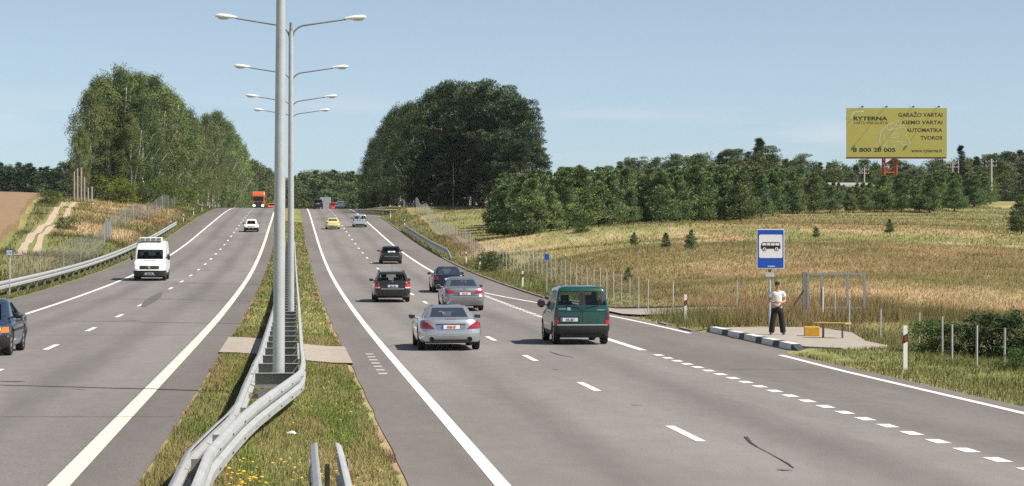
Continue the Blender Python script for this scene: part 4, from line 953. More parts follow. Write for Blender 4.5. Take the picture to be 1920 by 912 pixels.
# platform, kerb, bench, block, person stand
plat = [(14.78, 63.4), (14.78, 76.9), (16.6, 77.6), (18.4, 76.8), (18.5, 72.5), (17.4, 66.5), (17.3, 63.6), (15.6, 62.3)]
PL = .14
vv = [(u, s, float(zr(u, s)) + PL) for u, s in plat] + [(u, s, float(zr(u, s)) - .5) for u, s in plat]; n = len(plat)
o = MB().add(vv, [tuple(range(n))[::-1]] + [(i, (i + 1) % n, n + (i + 1) % n, n + i) for i in range(n)]).build('bus_platform', CONC); o['kind'] = 'structure'
kb = empty('striped_kerb', (0, 0, 0), 0, 'kerb of the bus platform painted in black and white blocks', 'kerb')
KW = mat('kerb_white', (0.68, 0.68, 0.66), 0.7, var=.18, vscale=5); KB = mat('kerb_black', (0.05, 0.055, 0.065), 0.7, var=.3, vscale=5)
cuts = [63.0, 63.9, 65.5, 66.4, 68.0, 68.9, 70.7, 71.5, 73.4, 74.4, 76.6, 77.3]
cols_ = [KB, KW, KB, KW, KB, KW, KB, KW, KB, KW, KB]
cols_[0] = KB
for i in range(len(cuts) - 1):
    a, b = cuts[i] + .006, cuts[i + 1] - .006; z0 = float(zr(14.6, (a + b) / 2)); h = .19; m = MB()
    sl0 = .30 if i in (0, len(cuts) - 2) else 0
    ha = .02 if i == 0 else h; hb = .02 if i == len(cuts) - 2 else h
    pr = [(14.46, -.1), (14.50, 1), (14.76, 1), (14.78, -.1)]
    vv = [(u, s, z0 + (hh if q == 1 else -.1)) for s, hh in ((a, ha), (b, hb)) for u, q in pr]
    m.add(vv, [(0, 1, 2, 3), (7, 6, 5, 4), (0, 4, 5, 1), (1, 5, 6, 2), (2, 6, 7, 3), (0, 3, 7, 4)])
    m.build('kerb_stone', cols_[i], kb, bevel=.012)
platz = lambda u, s: zr(u, s) + PL
WOOD = mat('bench_wood', (0.50, 0.32, 0.10), 0.7, var=.3, vscale=14); YEL = mat('yellow_paint', (0.60, 0.33, 0.03), 0.75, var=.2, vscale=7)
u, s, z, D = hit(1560, 634, platz, 50)
be = empty('bench', (u, s, float(platz(u, s))), R(-38), 'wooden bench plank on two grey steel legs at the bus platform', 'bench')
MB().box((0, 0, .46), (1.12, .14, .045)).box((0, .16, .46), (1.12, .14, .045)).box((0, -.16, .46), (1.12, .14, .045)).build('seat', WOOD, be, bevel=.006)
for q in (-.30, .36):
    lg = MB().box((q, 0, .20), (.055, .055, .44)).build('leg', GALV_D, be)
    MB().box((q, 0, .425), (.06, .44, .025)).build('crosspiece', GALV_D, lg)
u, s, z, D = hit(1525, 631, platz, 50)
tag(MB().box((0, 0, .15), (.50, .42, .30)).build('concrete_block', YEL, None, bevel=.02), 'yellow painted block standing on the platform beside the bench', 'block').location = (u, s + .2, float(platz(u, s)))
bpy.data.objects['concrete_block'].rotation_euler = (0, 0, -TH - .1)
# gate frame
ug, sg, zg, Dg = hit(1510, 597, ground, 60); Dg = 83.0; kx = Dg / FPX
ug, sg, _ = px(1510, 0, Dg); gzz = float(ground(ug, sg))
ga = empty('gate_frame', (ug, sg, gzz), -TH, 'empty grey steel gate frame standing open in the tall grass behind the platform', 'gate')
Hg = CAMZ + (HZ - 512) / FPX * Dg - gzz
GT = mat('gate_steel', (0.30, 0.31, 0.32), .6, metal=.3, var=.15)
MB().box((-.03, .05, Hg / 2 - .1), (.14, .14, Hg + .25)).build('gate_post', GALV_D, ga)
fw = (1621 - 1512) * kx; hb_ = Hg - (577 - 512) * kx
leaf = MB().box((fw / 2 + .06, 0, Hg - .04), (fw, .07, .07)).box((fw / 2 + .06 + .3, 0, hb_), (fw - .7, .05, .06)).box((.10, 0, (Hg - .08 + .2) / 2), (.07, .07, Hg - .28)).box((fw + .03, 0, (Hg + hb_) / 2), (.08, .08, Hg - hb_ + .05)).build('leaf_frame', GT, ga)
for xx in (1541, 1589): MB().box(((xx - 1510) * kx, 0, (Hg + hb_) / 2 - .02), (.07 if xx > 1560 else .10, .06, Hg - hb_ - .1)).build('upright', GT, leaf)
o = MB().box(((1543 - 1510) * kx, -.06, Hg * .42), (.05, .02, Hg * .55)).build('white_strip', SIGNW, leaf)
MB().tube([(-.05, 0, Hg * .62), (-.75, -.1, .05)], .035, 8).build('stay', DARK, ga, 60)
# utility poles
UPM = mat('concrete_pole', (0.42, 0.40, 0.37), .85, var=.15); UPW = mat('grey_wood_pole', (0.30, 0.26, 0.22), .9, var=.2)
def upole(x, ytop, D, label, r0=.16, arms=1, base=None, name='utility_pole', m=None, lean=0.0, group=None):
    u, s = sighted(x, D); g = float(ground(u, s)) if base is None else base; top = CAMZ + (HZ - ytop) / FPX * D - g
    r = empty(name, (u, s, g), -TH, label, 'pole', group)
    MB().tube([(0, 0, -.4), (lean, 0, top)], [r0, r0 * .7], 10).build('shaft', m or UPM, r, 60)
    for i in range(arms):
        MB().box((lean, 0, top - .45 - .6 * i), (1.7, .09, .09)).build('crossarm', UPW, r)
        for q in (-.75, -.3, .3, .75): MB().tube([(lean + q, 0, top - .42 - .6 * i), (lean + q, 0, top - .2 - .6 * i)], [.03, .045], 6).build('insulator', SIGNW, r, 60)
    return r
upole(1858.5, 298, 318, 'tall pale concrete power pole on the meadow between billboard and picture edge', .2, 2)
upole(1786, 302, 360, 'power pole half hidden by young pines just beside the billboard', .16, 2)
upole(1797, 300, 364, 'thinner bare pole close beside the half hidden power pole', .11, 0)
upole(1620.5, 314, 372, 'short power pole over the barn roof under the billboard', .16, 2)
for i, (x, y, lb) in enumerate([(139, 322, 'grey cut pole beside the birch grove, closest to the wheat field'), (145, 316, 'second tall grey pole by the birch grove'), (152, 315, 'tallest grey pole of the cluster by the birch grove'), (158, 333, 'grey pole with a small crossbar by the birch grove'), (165, 352, 'shortest grey stub of the pole cluster'), (172, 350, 'thick pale stub closing the pole cluster by the birch grove')]):
    upole(x, y, 308, lb, .17, 0, m=UPW, name='wooden_pole', group='grey poles beside the birch grove')
# billboard
Db = 325.0; kx = Db / FPX; u, s = sighted(1680, Db); g = float(ground(u, s))
bb = empty('billboard', (u, s, g), -TH, 'large yellow billboard with black lettering on an orange lattice mast above the young pines', 'billboard')
BBY = mat('billboard_yellow', (0.45, 0.40, 0.095), .55, var=.06, vscale=.4); ORA = mat('orange_lattice', (0.50, 0.10, 0.03), .6, var=.1); INK = mat('billboard_ink', (0.025, 0.025, 0.015), .6); PALEINK = mat('billboard_white', (0.62, 0.62, 0.5), .6)
x0, x1, y0, y1 = 1587, 1775, 203, 295
wx = lambda x: (x - 1680) * kx; wz = lambda y: CAMZ + (HZ - y) / FPX * Db - g
pan = MB().box(((wx(x0) + wx(x1)) / 2, 0, (wz(y0) + wz(y1)) / 2), (wx(x1) - wx(x0), .25, wz(y0) - wz(y1))).build('panel', BBY, bb)
zb_ = wz(y1)
mbx = MB(); hw_ = .9; cx_ = wx(1671)
for a in (-1, 1):
    for b in (-1, 1): mbx.box((cx_ + a * hw_, 1.2 + b * hw_, (zb_ + 3) / 2 - .4), (.22, .22, zb_ + 4))
nseg = 6
for i in range(nseg):
    za, zc2 = zb_ * i / nseg, zb_ * (i + 1) / nseg
    for b in (-1, 1):
        mbx.tube([(cx_ - hw_, 1.2 + b * hw_, za), (cx_ + hw_, 1.2 + b * hw_, zc2)], .06, 5); mbx.tube([(cx_ - hw_, 1.2 + b * hw_, zc2), (cx_ + hw_, 1.2 + b * hw_, zc2)], .07, 5)
        mbx.tube([(cx_ + b * hw_, 1.2 - hw_, za), (cx_ + b * hw_, 1.2 + hw_, zc2)], .06, 5)
mbx.build('lattice_mast', ORA, bb)
MB().box(((wx(x0) + wx(x1)) / 2, .28, wz(y1) - .1), (wx(x1) - wx(x0), .3, .22)).box(((wx(x0) + wx(x1)) / 2, .35, wz(y0) - 1.5), (wx(x1) - wx(x0), .2, .22)).build('back_beam', ORA, bb)
for xx in (1612.5, 1657.5, 1707.5, 1755):
    lp = MB().tube([(wx(xx), -.1, wz(203) - .02), (wx(xx), -1.0, wz(203) + .08), (wx(xx) + .03, -1.85, wz(203) + .1)], .028, 6).build('lamp_arm', DARK, bb, 60)
    MB().box((wx(xx) + .05, -1.9, wz(202)), (.30, .16, .22)).build('floodlight', BLACK, lp, bevel=.03)
    MB().tube([(wx(xx) - .15, 0, wz(203)), (wx(xx) - .15, 0, wz(198))], .02, 4).build('rod', DARK, lp)
def btext(body, x, ybase, hpx, right=False, width=None, bold=.0, name='lettering', m=None, thin=False):
    size = hpx * kx / .72
    me = text_mesh(body, size, bold * size, 'LEFT')
    xsv = [v.co.x for v in me.vertices]; wnow = max(xsv) - min(xsv); sc = (width * kx / wnow) if width else 1
    xoff = wx(x) - (max(xsv) * sc if right else min(xsv) * sc)
    q = MB(); mb_mesh(q, me, Matrix.Translation((xoff, -.135, wz(ybase))) @ Matrix.Rotation(R(90), 4, 'X') @ Matrix.Scale(sc, 4, (1, 0, 0))); return q.build(name, m or INK, pan)
cx2 = lambda px_: 1580 + px_ / 8.688; cy2 = lambda py_: 195 + py_ / 8.688
btext('GARAŽO VARTAI', cx2(1622), cy2(212), 7.6, True, (1622 - 905) / 8.688, .018); btext('KIEMO VARTAI', cx2(1622), cy2(332), 6.9, True, (1622 - 970) / 8.688, .018)
btext('AUTOMATIKA', cx2(1620), cy2(458), 7.0, True, (1620 - 1030) / 8.688, .018); btext('TVOROS', cx2(1620), cy2(583), 7.0, True, (1620 - 1265) / 8.688, .018)
btext('RYTERNA', cx2(175), cy2(268), 7.0, False, (728 - 175) / 8.688, .035); btext('VARTŲ SPECIALISTAI', cx2(175), cy2(330), 4.9, False, (735 - 175) / 8.688, -.004)
btext('8 800 20 005', cx2(165), cy2(782), 7.6, False, (858 - 165) / 8.688, .025); btext('www.ryterna.lt', cx2(1618), cy2(788), 6.4, True, (1618 - 1115) / 8.688, .012)
def bpoly(pts, name='emblem', m=PALEINK, y=-.134): return MB().prism([(wx(cx2(a)), wz(cy2(b)) ) for a, b in pts], .004, Matrix.Translation((0, y, 0)) @ Matrix.Rotation(R(90), 4, 'X')).build(name, m, pan)
for pts in ([(205, 122), (270, 112), (272, 138), (207, 146)], [(282, 112), (345, 112), (347, 136), (284, 138)], [(150, 172), (178, 138), (196, 132), (192, 152), (158, 188)], [(130, 195), (155, 195), (157, 250), (132, 250)]): bpoly(pts)
def bline(pts, closed=False, wd=.09, name='emblem_outline'):
    pts = [(wx(cx2(a)), wz(cy2(b))) for a, b in pts]; pts = pts + [pts[0]] if closed else pts; m = MB()
    for a, b in zip(pts, pts[1:]):
        d = Vector((b[0] - a[0], b[1] - a[1])); n = Vector((-d.y, d.x)).normalized() * wd / 2; e = d.normalized() * wd / 2; a = Vector(a) - e; b = Vector(b) + e
        m.prism([tuple(a - n), tuple(b - n), tuple(b + n), tuple(a + n)], .003, Matrix.Translation((0, -.1335, 0)) @ Matrix.Rotation(R(90), 4, 'X'))
    return m.build(name, PALEINK, pan)
bline([(715, 345), (845, 315), (860, 385), (720, 440)], True); bline([(965, 275), (865, 305), (870, 370), (1015, 345)]); bline([(590, 560), (660, 525), (720, 725)]); bline([(590, 560), (610, 690), (700, 675)])
bline([(700, 385), (655, 405), (600, 490), (620, 540), (680, 520)]); bline([(725, 440), (960, 385), (1015, 400), (1050, 480), (1020, 535), (1060, 570), (1105, 650), (970, 680), (940, 615), (850, 620), (825, 640), (850, 715)])
bline([(800, 500), (900, 480), (920, 520), (890, 545), (805, 555)], True)
# barn behind the young pines
u, s = sighted(1600, 372); g = float(ground(u, s)); k = 372 / FPX; zr_ = CAMZ + (HZ - 342) / FPX * 372 - g
bn = empty('barn', (u, s, g), -TH + .1, 'low barn with a pale grey roof half hidden behind the young pines', 'barn')
MB().box((0, 3, zr_ * .42), (7.2, 6, zr_ * .84)).build('wall', mat('barn_wall', (.42, .38, .34), .9, var=.2, vscale=2), bn)
MB().add([(-3.7, -.3, zr_ * .80), (3.7, -.3, zr_ * .80), (3.7, 3, zr_), (-3.7, 3, zr_), (-3.7, 6.3, zr_ * .8), (3.7, 6.3, zr_ * .8), (-3.7, -.3, zr_ * .80 - .12), (3.7, -.3, zr_ * .80 - .12), (3.7, 3, zr_ - .12), (-3.7, 3, zr_ - .12), (-3.7, 6.3, zr_ * .8 - .12), (3.7, 6.3, zr_ * .8 - .12)],
    [(0, 1, 2, 3), (3, 2, 5, 4), (7, 6, 9, 8), (8, 9, 10, 11), (0, 6, 7, 1), (5, 11, 10, 4), (0, 3, 9, 6), (3, 4, 10, 9), (1, 7, 8, 2), (2, 8, 11, 5)]).build('roof', mat('barn_roof', (.33, .31, .30), .7, var=.12, vscale=2), bn)
MB().box((.6, -.02, zr_ * .3), (1.2, .06, zr_ * .55)).build('door', mat('barn_door', (.2, .16, .12), .9), bn)
# wheat field and dirt track
def drape(name, poly_uv, m, lift, kind='structure', label=None):
    pass
WHEATC = mat('ripe_wheat', (0.24, 0.155, 0.085), .95, var=.16, vscale=1.2, bump=.8, bscale=3.0)
ribbon('wheat_field', lambda s: float(wheat_edge(s)) - 190, lambda s: float(wheat_edge(s)) - .8 * float(fbm(s / 5, 1, 2, 3)), 118, 420, WHEATC, .62, .7, 40, zfn=lambda a, b: ground(a, b), ds=3.0)
DIRT = mat('pale_dirt', (0.43, 0.33, 0.24), .95, var=.15, vscale=1.5)
for pp, wd in ((TRK[0], .60), (TRK[1], .5)):
    f1 = spline(range(len(pp)), [p[0] for p in pp]); f2 = spline(range(len(pp)), [p[1] for p in pp]); vv = []; N = 60
    for i in range(N + 1):
        t = i / N * (len(pp) - 1); a = Vector((float(f1(t)), float(f2(t)))); d = (Vector((float(f1(min(t + .05, len(pp) - 1))), float(f2(min(t + .05, len(pp) - 1))))) - Vector((float(f1(max(t - .05, 0))), float(f2(max(t - .05, 0)))))).normalized(); nn_ = Vector((-d.y, d.x)) * wd * (.42 + .25 * float(fbm(t * 3, 2, 2, 5)))
        for w2 in (-1, -.33, .33, 1): p = a + nn_ * w2; vv.append((p.x, p.y, float(ground(p.x, p.y)) + .05))
    o = MB().add(vv, [(4 * i + j, 4 * i + j + 1, 4 * i + 5 + j, 4 * i + 4 + j) for i in range(N) for j in range(3)]).build('dirt_track', DIRT); o['kind'] = 'structure'
# litter and flowers on the median
u, s, z, D = hit(548, 818, ground, 20)
lit = MB(); rg = random.Random(2)
vv = [(u + .10 * math.cos(a) * rg.uniform(.5, 1), s + .09 * math.sin(a) * rg.uniform(.5, 1), float(ground(u, s)) + rg.uniform(.03, .07)) for a in np.linspace(0, 6.0, 11)] + [(u, s, float(ground(u, s)) + .085)]
lit.add(vv, [(i, (i + 1) % 11, 11) for i in range(11)] + [tuple(range(11))[::-1]]); tag(lit.build('plastic_bag', SIGNW), 'crumpled white plastic bag lying on the median grass by the guardrail', 'litter')
fl_ = MB(); rg = random.Random(8)
for i in range(150):
    s = rg.choice([rg.uniform(25.5, 30), rg.uniform(24, 60)]); u = rg.uniform(-1.0, 1.0) if s < 31 else rg.uniform(-1.6, 1.3); z = float(ground(u, s)) + rg.uniform(.06, .14); r_ = rg.uniform(.008, .024)
    if i < 26: u, s = rg.gauss(-.62, .12), rg.gauss(26.6, .5); r_ = rg.uniform(.015, .03); z = float(ground(u, s)) + rg.uniform(.08, .2)
    fl_.ell((u, s, z), (r_, r_, r_ * .5), 6, 4)
tag(fl_.build('wildflowers', mat('yellow_petals', (.75, .47, .02), .6)), 'small yellow wildflowers scattered over the median grass', 'flowers', None, 'stuff')
# ---------------------------------------------------------------- vehicles: stacked outlines, local +x is forward
GLASS = glassmat('tinted_glass', (.70, .78, .75), .03); GLASS_D = glassmat('dark_glass', (.10, .12, .12), .05); GLASS_W = glassmat('front_glass', (.16, .19, .2), .04)
TYRE = mat('tyre_rubber', (.018, .018, .018), .85); PLASTIC = mat('black_plastic', (.022, .022, .023), .55); SEAT = mat('seat_fabric', (.035, .037, .04), .9); CHROME = mat('chrome', (.75, .75, .75), .15, metal=1.0)
RIMM = mat('alloy_rim', (.5, .5, .52), .35, metal=.7); LREDD = mat('tail_red', (.24, .008, .010), .18, coat=.6, spec=.8); LREDL = mat('tail_red_bright', (.45, .014, .016), .25, coat=.4); LWH = mat('lamp_clear', (.72, .72, .70), .15, coat=.5); LOR = mat('indicator_orange', (.75, .17, .01), .25, coat=.5)
LIT = mat('headlight_lit', (1.0, .93, .80), .3, emit=6.0); LITS = mat('headlight_glow', (1.0, .80, .50), .3, emit=2.2); PLATEW = mat('plate_white', (.70, .70, .68), .45); PLATER = mat('plate_red', (.6, .06, .05), .5); PLATEB = mat('plate_blue', (.02, .07, .35), .45)
def paint(name, c, metal=0.0, rough=.32, coat=.9): return mat('paint_' + name, c, rough, metal=metal, coat=coat, var=.03, vscale=1.5)
T = {}
T['sedan'] = dict(L=4.8, W=.915, H=1.475, rows=[(.22,.20,.26,2.25,-2.28,.80,.5,.25),(.28,.24,.32,2.34,-2.35,.86,.5,.28),(.45,.42,.50,2.40,-2.40,.905,.5,.3),(.58,.58,.64,2.40,-2.40,.915,.5,.3),(.63,.64,.67,2.36,-2.365,.915,.5,.3),
  (.70,.78,.84,2.25,-2.345,.91,.5,.3),(.74,.88,.97,2.10,-2.31,.895,.5,.3),(.78,.93,1.03,1.90,-2.25,.86,.5,.3),(.80,.95,1.05,1.70,-2.14,.80,.5,.3),(.86,.98,1.06,1.00,-1.68,.775,.3,.25),(.92,1.02,1.09,.92,-1.62,.76,.3,.22),
  (1.33,1.36,1.35,.28,-1.02,.635,.25,.2),(1.40,1.43,1.41,.10,-.88,.58,.25,.2),(1.45,1.465,1.44,-.10,-.72,.46,.2,.2),(1.465,1.475,1.455,-.22,-.6,.3,.15,.15)], glass=(10, 11), side=[(.08, .47), (.52, .93)], wb=2.73, wr=.33)
T['roadster'] = dict(L=4.53, W=.915, H=1.30, rows=[(.20,.20,.24,2.15,-2.08,.80,.5,.3),(.25,.22,.28,2.22,-2.19,.86,.55,.34),(.40,.36,.40,2.26,-2.24,.90,.55,.36),(.52,.50,.54,2.26,-2.265,.915,.55,.38),(.56,.56,.60,2.22,-2.24,.915,.6,.38),
  (.60,.66,.70,2.15,-2.23,.912,.6,.40),(.63,.74,.83,2.05,-2.20,.90,.6,.40),(.66,.82,.90,1.90,-2.15,.87,.6,.40),(.68,.86,.925,1.75,-2.02,.80,.55,.38),(.72,.88,.93,.70,-1.50,.755,.3,.3),(.76,.92,.955,.62,-1.46,.74,.3,.26),
  (1.16,1.19,1.215,.05,-.86,.61,.25,.22),(1.23,1.25,1.262,-.12,-.74,.56,.22,.2),(1.275,1.29,1.285,-.30,-.62,.46,.2,.2),(1.285,1.30,1.29,-.42,-.55,.3,.1,.1)], glass=(10, 11), side=[(.22, .88)], wb=2.56, wr=.345)
T['wagon'] = dict(L=4.7, W=.88, H=1.51, rows=[(.22,.20,.27,2.2,-2.24,.78,.5,.22),(.28,.24,.32,2.3,-2.32,.83,.5,.25),(.45,.42,.50,2.35,-2.37,.87,.5,.27),(.58,.58,.66,2.35,-2.37,.88,.5,.27),(.63,.64,.68,2.31,-2.32,.88,.5,.26),
  (.70,.78,.82,2.2,-2.31,.88,.5,.26),(.74,.88,.94,2.05,-2.30,.87,.5,.26),(.78,.93,.99,1.85,-2.28,.85,.5,.24),(.80,.95,1.01,1.65,-2.265,.82,.5,.22),(.88,.98,1.03,1.0,-2.24,.80,.3,.2),(.94,1.02,1.07,.92,-2.2,.79,.3,.18),
  (1.33,1.38,1.36,.28,-1.93,.68,.25,.16),(1.42,1.46,1.44,.10,-1.84,.63,.25,.16),(1.48,1.50,1.48,-.10,-1.70,.5,.2,.2),(1.495,1.51,1.49,-.2,-1.5,.3,.15,.15)], glass=(10, 11), side=[(.05, .30), (.35, .63), (.67, .95)], wb=2.7, wr=.32)
T['hatch'] = dict(L=4.05, W=.86, H=1.44, rows=[(.22,.20,.27,1.9,-1.90,.76,.5,.25),(.28,.24,.32,1.98,-1.97,.81,.5,.3),(.45,.42,.48,2.02,-2.02,.85,.5,.32),(.58,.56,.62,2.02,-2.02,.86,.5,.32),(.63,.62,.66,1.98,-1.97,.86,.5,.3),
  (.70,.76,.80,1.9,-1.95,.86,.5,.3),(.74,.84,.90,1.78,-1.92,.85,.5,.3),(.78,.90,.95,1.6,-1.88,.83,.5,.28),(.80,.92,.97,1.4,-1.86,.80,.45,.26),(.86,.95,.99,.85,-1.82,.77,.3,.22),(.92,.98,1.02,.78,-1.78,.76,.3,.2),
  (1.28,1.30,1.30,.2,-1.30,.64,.25,.18),(1.36,1.38,1.37,.05,-1.15,.59,.25,.18),(1.41,1.43,1.41,-.1,-1.0,.46,.2,.2),(1.425,1.44,1.42,-.2,-.9,.3,.15,.15)], glass=(10, 11), side=[(.07, .40), (.46, .93)], wb=2.5, wr=.31)
T['boxvan'] = dict(L=4.12, W=.86, H=1.81, rows=[(.25,.25,.32,1.95,-1.95,.76,.35,.15),(.30,.28,.36,2.02,-2.02,.81,.4,.15),(.45,.42,.46,2.05,-2.06,.85,.4,.14),(.56,.55,.60,2.05,-2.06,.86,.4,.14),(.60,.60,.63,2.0,-1.985,.86,.4,.12),
  (.72,.8,.88,1.95,-1.98,.86,.4,.12),(.82,.93,1.02,1.80,-1.97,.855,.35,.12),(.90,1.02,1.10,1.6,-1.96,.845,.35,.12),(.98,1.06,1.14,1.15,-1.95,.835,.25,.11),(1.04,1.10,1.18,1.05,-1.945,.825,.25,.10),(1.10,1.14,1.22,.98,-1.94,.815,.25,.10),
  (1.56,1.60,1.64,.42,-1.90,.745,.2,.10),(1.68,1.72,1.72,.2,-1.87,.70,.2,.11),(1.77,1.795,1.775,-.05,-1.80,.60,.2,.15),(1.79,1.81,1.79,-.2,-1.6,.4,.2,.2)], glass=(10, 11), side=[(.62, .95)], wb=2.69, wr=.31)
T['cargo'] = dict(L=5.0, W=.96, H=2.35, rows=[(.27,.27,.3,2.38,-2.45,.86,.30,.12),(.32,.30,.34,2.46,-2.5,.92,.32,.12),(.48,.46,.5,2.50,-2.5,.95,.32,.12),(.64,.62,.62,2.50,-2.5,.96,.32,.12),(.67,.66,.66,2.45,-2.5,.96,.3,.12),
  (.86,.9,.9,2.42,-2.5,.96,.3,.12),(.98,1.05,1.1,2.34,-2.5,.96,.3,.12),(1.12,1.2,1.3,2.08,-2.5,.955,.3,.12),(1.21,1.28,1.35,1.80,-2.5,.945,.28,.1),(1.25,1.3,1.38,1.76,-2.5,.94,.25,.1),(1.29,1.33,1.42,1.72,-2.5,.935,.22,.1),
  (1.86,1.9,1.9,1.24,-2.49,.895,.2,.1),(1.95,2.0,2.0,1.14,-2.48,.885,.2,.1),(2.26,2.28,2.28,.95,-2.45,.85,.2,.12),(2.34,2.35,2.35,.7,-2.3,.70,.2,.2)], glass=(10, 11), side=[(.80, .97)], wb=3.0, wr=.33)
NRr, NCc, NSs = 7, 5, 44
def car(name, kind, label, cat, pos, away, col, L=None, W=None, H=None, windows='all', bumper=None, glass=None, wb=None, yaw=0.0, simple=False, seats=True, wheel_h=None, rimmat=None, split=0, group=None):
    t = T[kind]; kx = (L or t['L']) / t['L']; ky = (W or t['W']) / t['W']; kz = (H or t['H']) / t['H']; WB = wb or t['wb'] * kx; wr = wheel_h or t['wr']
    u, s, z = pos
    gz = lambda d: float(zr(u, s + d))
    pit = math.atan2(gz(1.2) - gz(-1.2), 2.4)
    r = bpy.data.objects.new(name, None); C.objects.link(r); r.empty_display_size = .3; tag(r, label, cat, group)
    M = Matrix.Translation((u, s, gz(0))) @ Matrix.Rotation(R(90 if away else -90) + yaw, 4, 'Z') @ Matrix.Rotation(-pit if away else pit, 4, 'Y')
    r.matrix_world = M
    loops = []; m_ = NRr + NCc + NSs + NCc + NRr
    for ri, (zf, zm, zb, xf, xr, w_, rf, rr) in enumerate(t['rows']):
        xf, xr, w_, rf, rr = xf * kx, xr * kx, w_ * ky, min(rf, w_ * .9) * ky, min(rr, w_ * .8) * ky
        zf, zm, zb = zf * kz, zm * kz, zb * kz; bf, br = .12 * w_, .07 * w_
        h = []
        for k in range(NRr): y = (w_ - rr) * k / NRr; h.append((xr + br * (y / w_) ** 2, y))
        xc = xr + br * ((w_ - rr) / w_) ** 2 + rr * 1.1
        for k in range(NCc): a = math.pi / 2 * k / NCc; h.append((xc - rr * 1.1 * math.cos(a), w_ - rr + rr * math.sin(a)))
        xd = xf - bf * ((w_ - rf) / w_) ** 2 - rf * 1.2
        for k in range(NSs): q = k / NSs; h.append((xc + (xd - xc) * q, w_))
        for k in range(NCc): a = math.pi / 2 * (1 - k / NCc); h.append((xd + rf * 1.2 * math.cos(a), w_ - rf + rf * math.sin(a)))
        for k in range(NRr + 1): y = (w_ - rf) * (1 - k / NRr); h.append((xf - bf * (y / w_) ** 2, y))
        LL = xf - xr; P_ = []
        for (x, y) in h:
            zz = float(np.interp(x, [xr, xr + .3 * LL, xf - .38 * LL, xf], [zb, zm, zm, zf]))
            if ri <= 6:
                for xw in (-WB / 2, WB / 2):
                    d = abs(x - xw); ra = wr + .06
                    if d < ra and y > w_ * .9: zz = max(zz, wr + math.sqrt(ra * ra - d * d) + .012 * ri)
            P_.append((x, y, zz))
        full = P_ + [(x, -y, zz) for (x, y, zz) in P_[-2:0:-1]]
        loops.append(full)
    n = len(loops[0]); V = [p for l in loops for p in l]; faces = {}
    def put(k, f): faces.setdefault(k, []).append(f)
    g0, g1 = t['glass']
    for i in range(len(loops) - 1):
        for k in range(n):
            f = (i * n + k, i * n + (k + 1) % n, (i + 1) * n + (k + 1) % n, (i + 1) * n + k)
            kk = k if k < m_ else n - 1 - k; key = 'body'; side = k < m_
            if i == g0 and windows:
                if kk < NRr + 1 and 'r' in windows + ('r' if windows == 'all' else ''):
                    if not (split and kk < split): key = 'rear_window'
                elif kk >= m_ - NRr - 1: key = 'windshield'
                elif NRr + NCc <= kk < NRr + NCc + NSs:
                    q = (kk - NRr - NCc) / NSs
                    for j, (a, b) in enumerate(t['side']):
                        if a <= q < b: key = 'side_window' + ('+' if side else '-') + str(j)
            if bumper and i < bumper[0]:
                if kk < NRr + NCc + 3: key = 'bumper'
                elif kk >= m_ - NRr - NCc - 3: key = 'bumper_'
            if bumper and len(bumper) > 1 and i < bumper[1] and NRr + NCc + 3 <= kk < m_ - NRr - NCc - 3: key = 'sill'
            if split and i == g0 and kk < split: key = 'window_pillar'
            put(key, f)
    put('body', tuple((len(loops) - 1) * n + k for k in range(n)))
    bvh = BVHTree.FromPolygons([Vector(v) for v in V], [f for q in faces.values() for f in q])
    gm = glass or GLASS; parts = {}
    for key, fl in faces.items():
        idx = sorted({i for f in fl for i in f}); mp = {a: b for b, a in enumerate(idx)}
        nm = {'+': '', '-': ''}.get('', '') or key.rstrip('0123456789').rstrip('+-_')
        mm = col if key == 'body' else gm if nm in ('rear_window', 'side_window') else ((gm if away else GLASS_W) if nm == 'windshield' else PLASTIC)
        me = MB().add([V[i] for i in idx], [tuple(mp[i] for i in f) for f in fl]).mesh(nm); parts.setdefault(nm, []).append(link(nm, me, mm, r, 38))
    # floor pan and cabin
    xr_, xf_, w0 = t['rows'][1][4] * kx, t['rows'][1][3] * kx, t['rows'][1][5] * ky
    fl = MB().box(((xr_ + xf_) / 2, 0, .32 * kz), ((xf_ - xr_) * .93, w0 * 1.62, .2)).box((0, 0, .50 * kz), (WB - 2 * wr - .2, w0 * 1.9, .22))
    fl.build('underbody', PLASTIC, r)
    if seats:
        gx0, gx1 = t['rows'][g0][4] * kx, t['rows'][g0][3] * kx; bz = t['rows'][g0][1] * kz; hz = t['rows'][g1][1] * kz
        MB().box(((gx0 + gx1) / 2, 0, bz - .28), ((gx1 - gx0) * .9, w0 * 1.7, .30)).build('parcel_shelf', SEAT, r)
        for q in (-1, 1):
            xs_ = gx0 + (gx1 - gx0) * (.52 if kind != 'roadster' else .42)
            st = MB().box((xs_, q * .36, bz - .02), (.14, .46, .36)).box((xs_ - .03, q * .36, bz + .26), (.09, .27, .19)).build('seat', SEAT, r, bevel=.035)
        MB().box((gx1 - .35, 0, bz - .05), (.3, w0 * 1.5, .12)).build('dashboard', SEAT, r)
    # wheels
    if True:
        tw = .205; ty = MB(); nn = 24; prof = [(wr * .68, -tw * .42), (wr * .9, -tw / 2), (wr * .985, -tw * .38), (wr, 0), (wr * .985, tw * .38), (wr * .9, tw / 2), (wr * .68, tw * .42)]
        vv = [(a * math.cos(2 * math.pi * k / nn), b, a * math.sin(2 * math.pi * k / nn)) for a, b in prof for k in range(nn)]
        ff = [(i * nn + k, i * nn + (k + 1) % nn, (i + 1) * nn + (k + 1) % nn, (i + 1) * nn + k) for i in range(len(prof) - 1) for k in range(nn)]
        tm = ty.add(vv, ff).mesh('wheel'); tm.materials.append(TYRE); tm.shade_smooth()
        rm = MB()
        c_ = lambda rad, yy: [(rad * math.cos(2 * math.pi * k / nn), yy, rad * math.sin(2 * math.pi * k / nn)) for k in range(nn)]
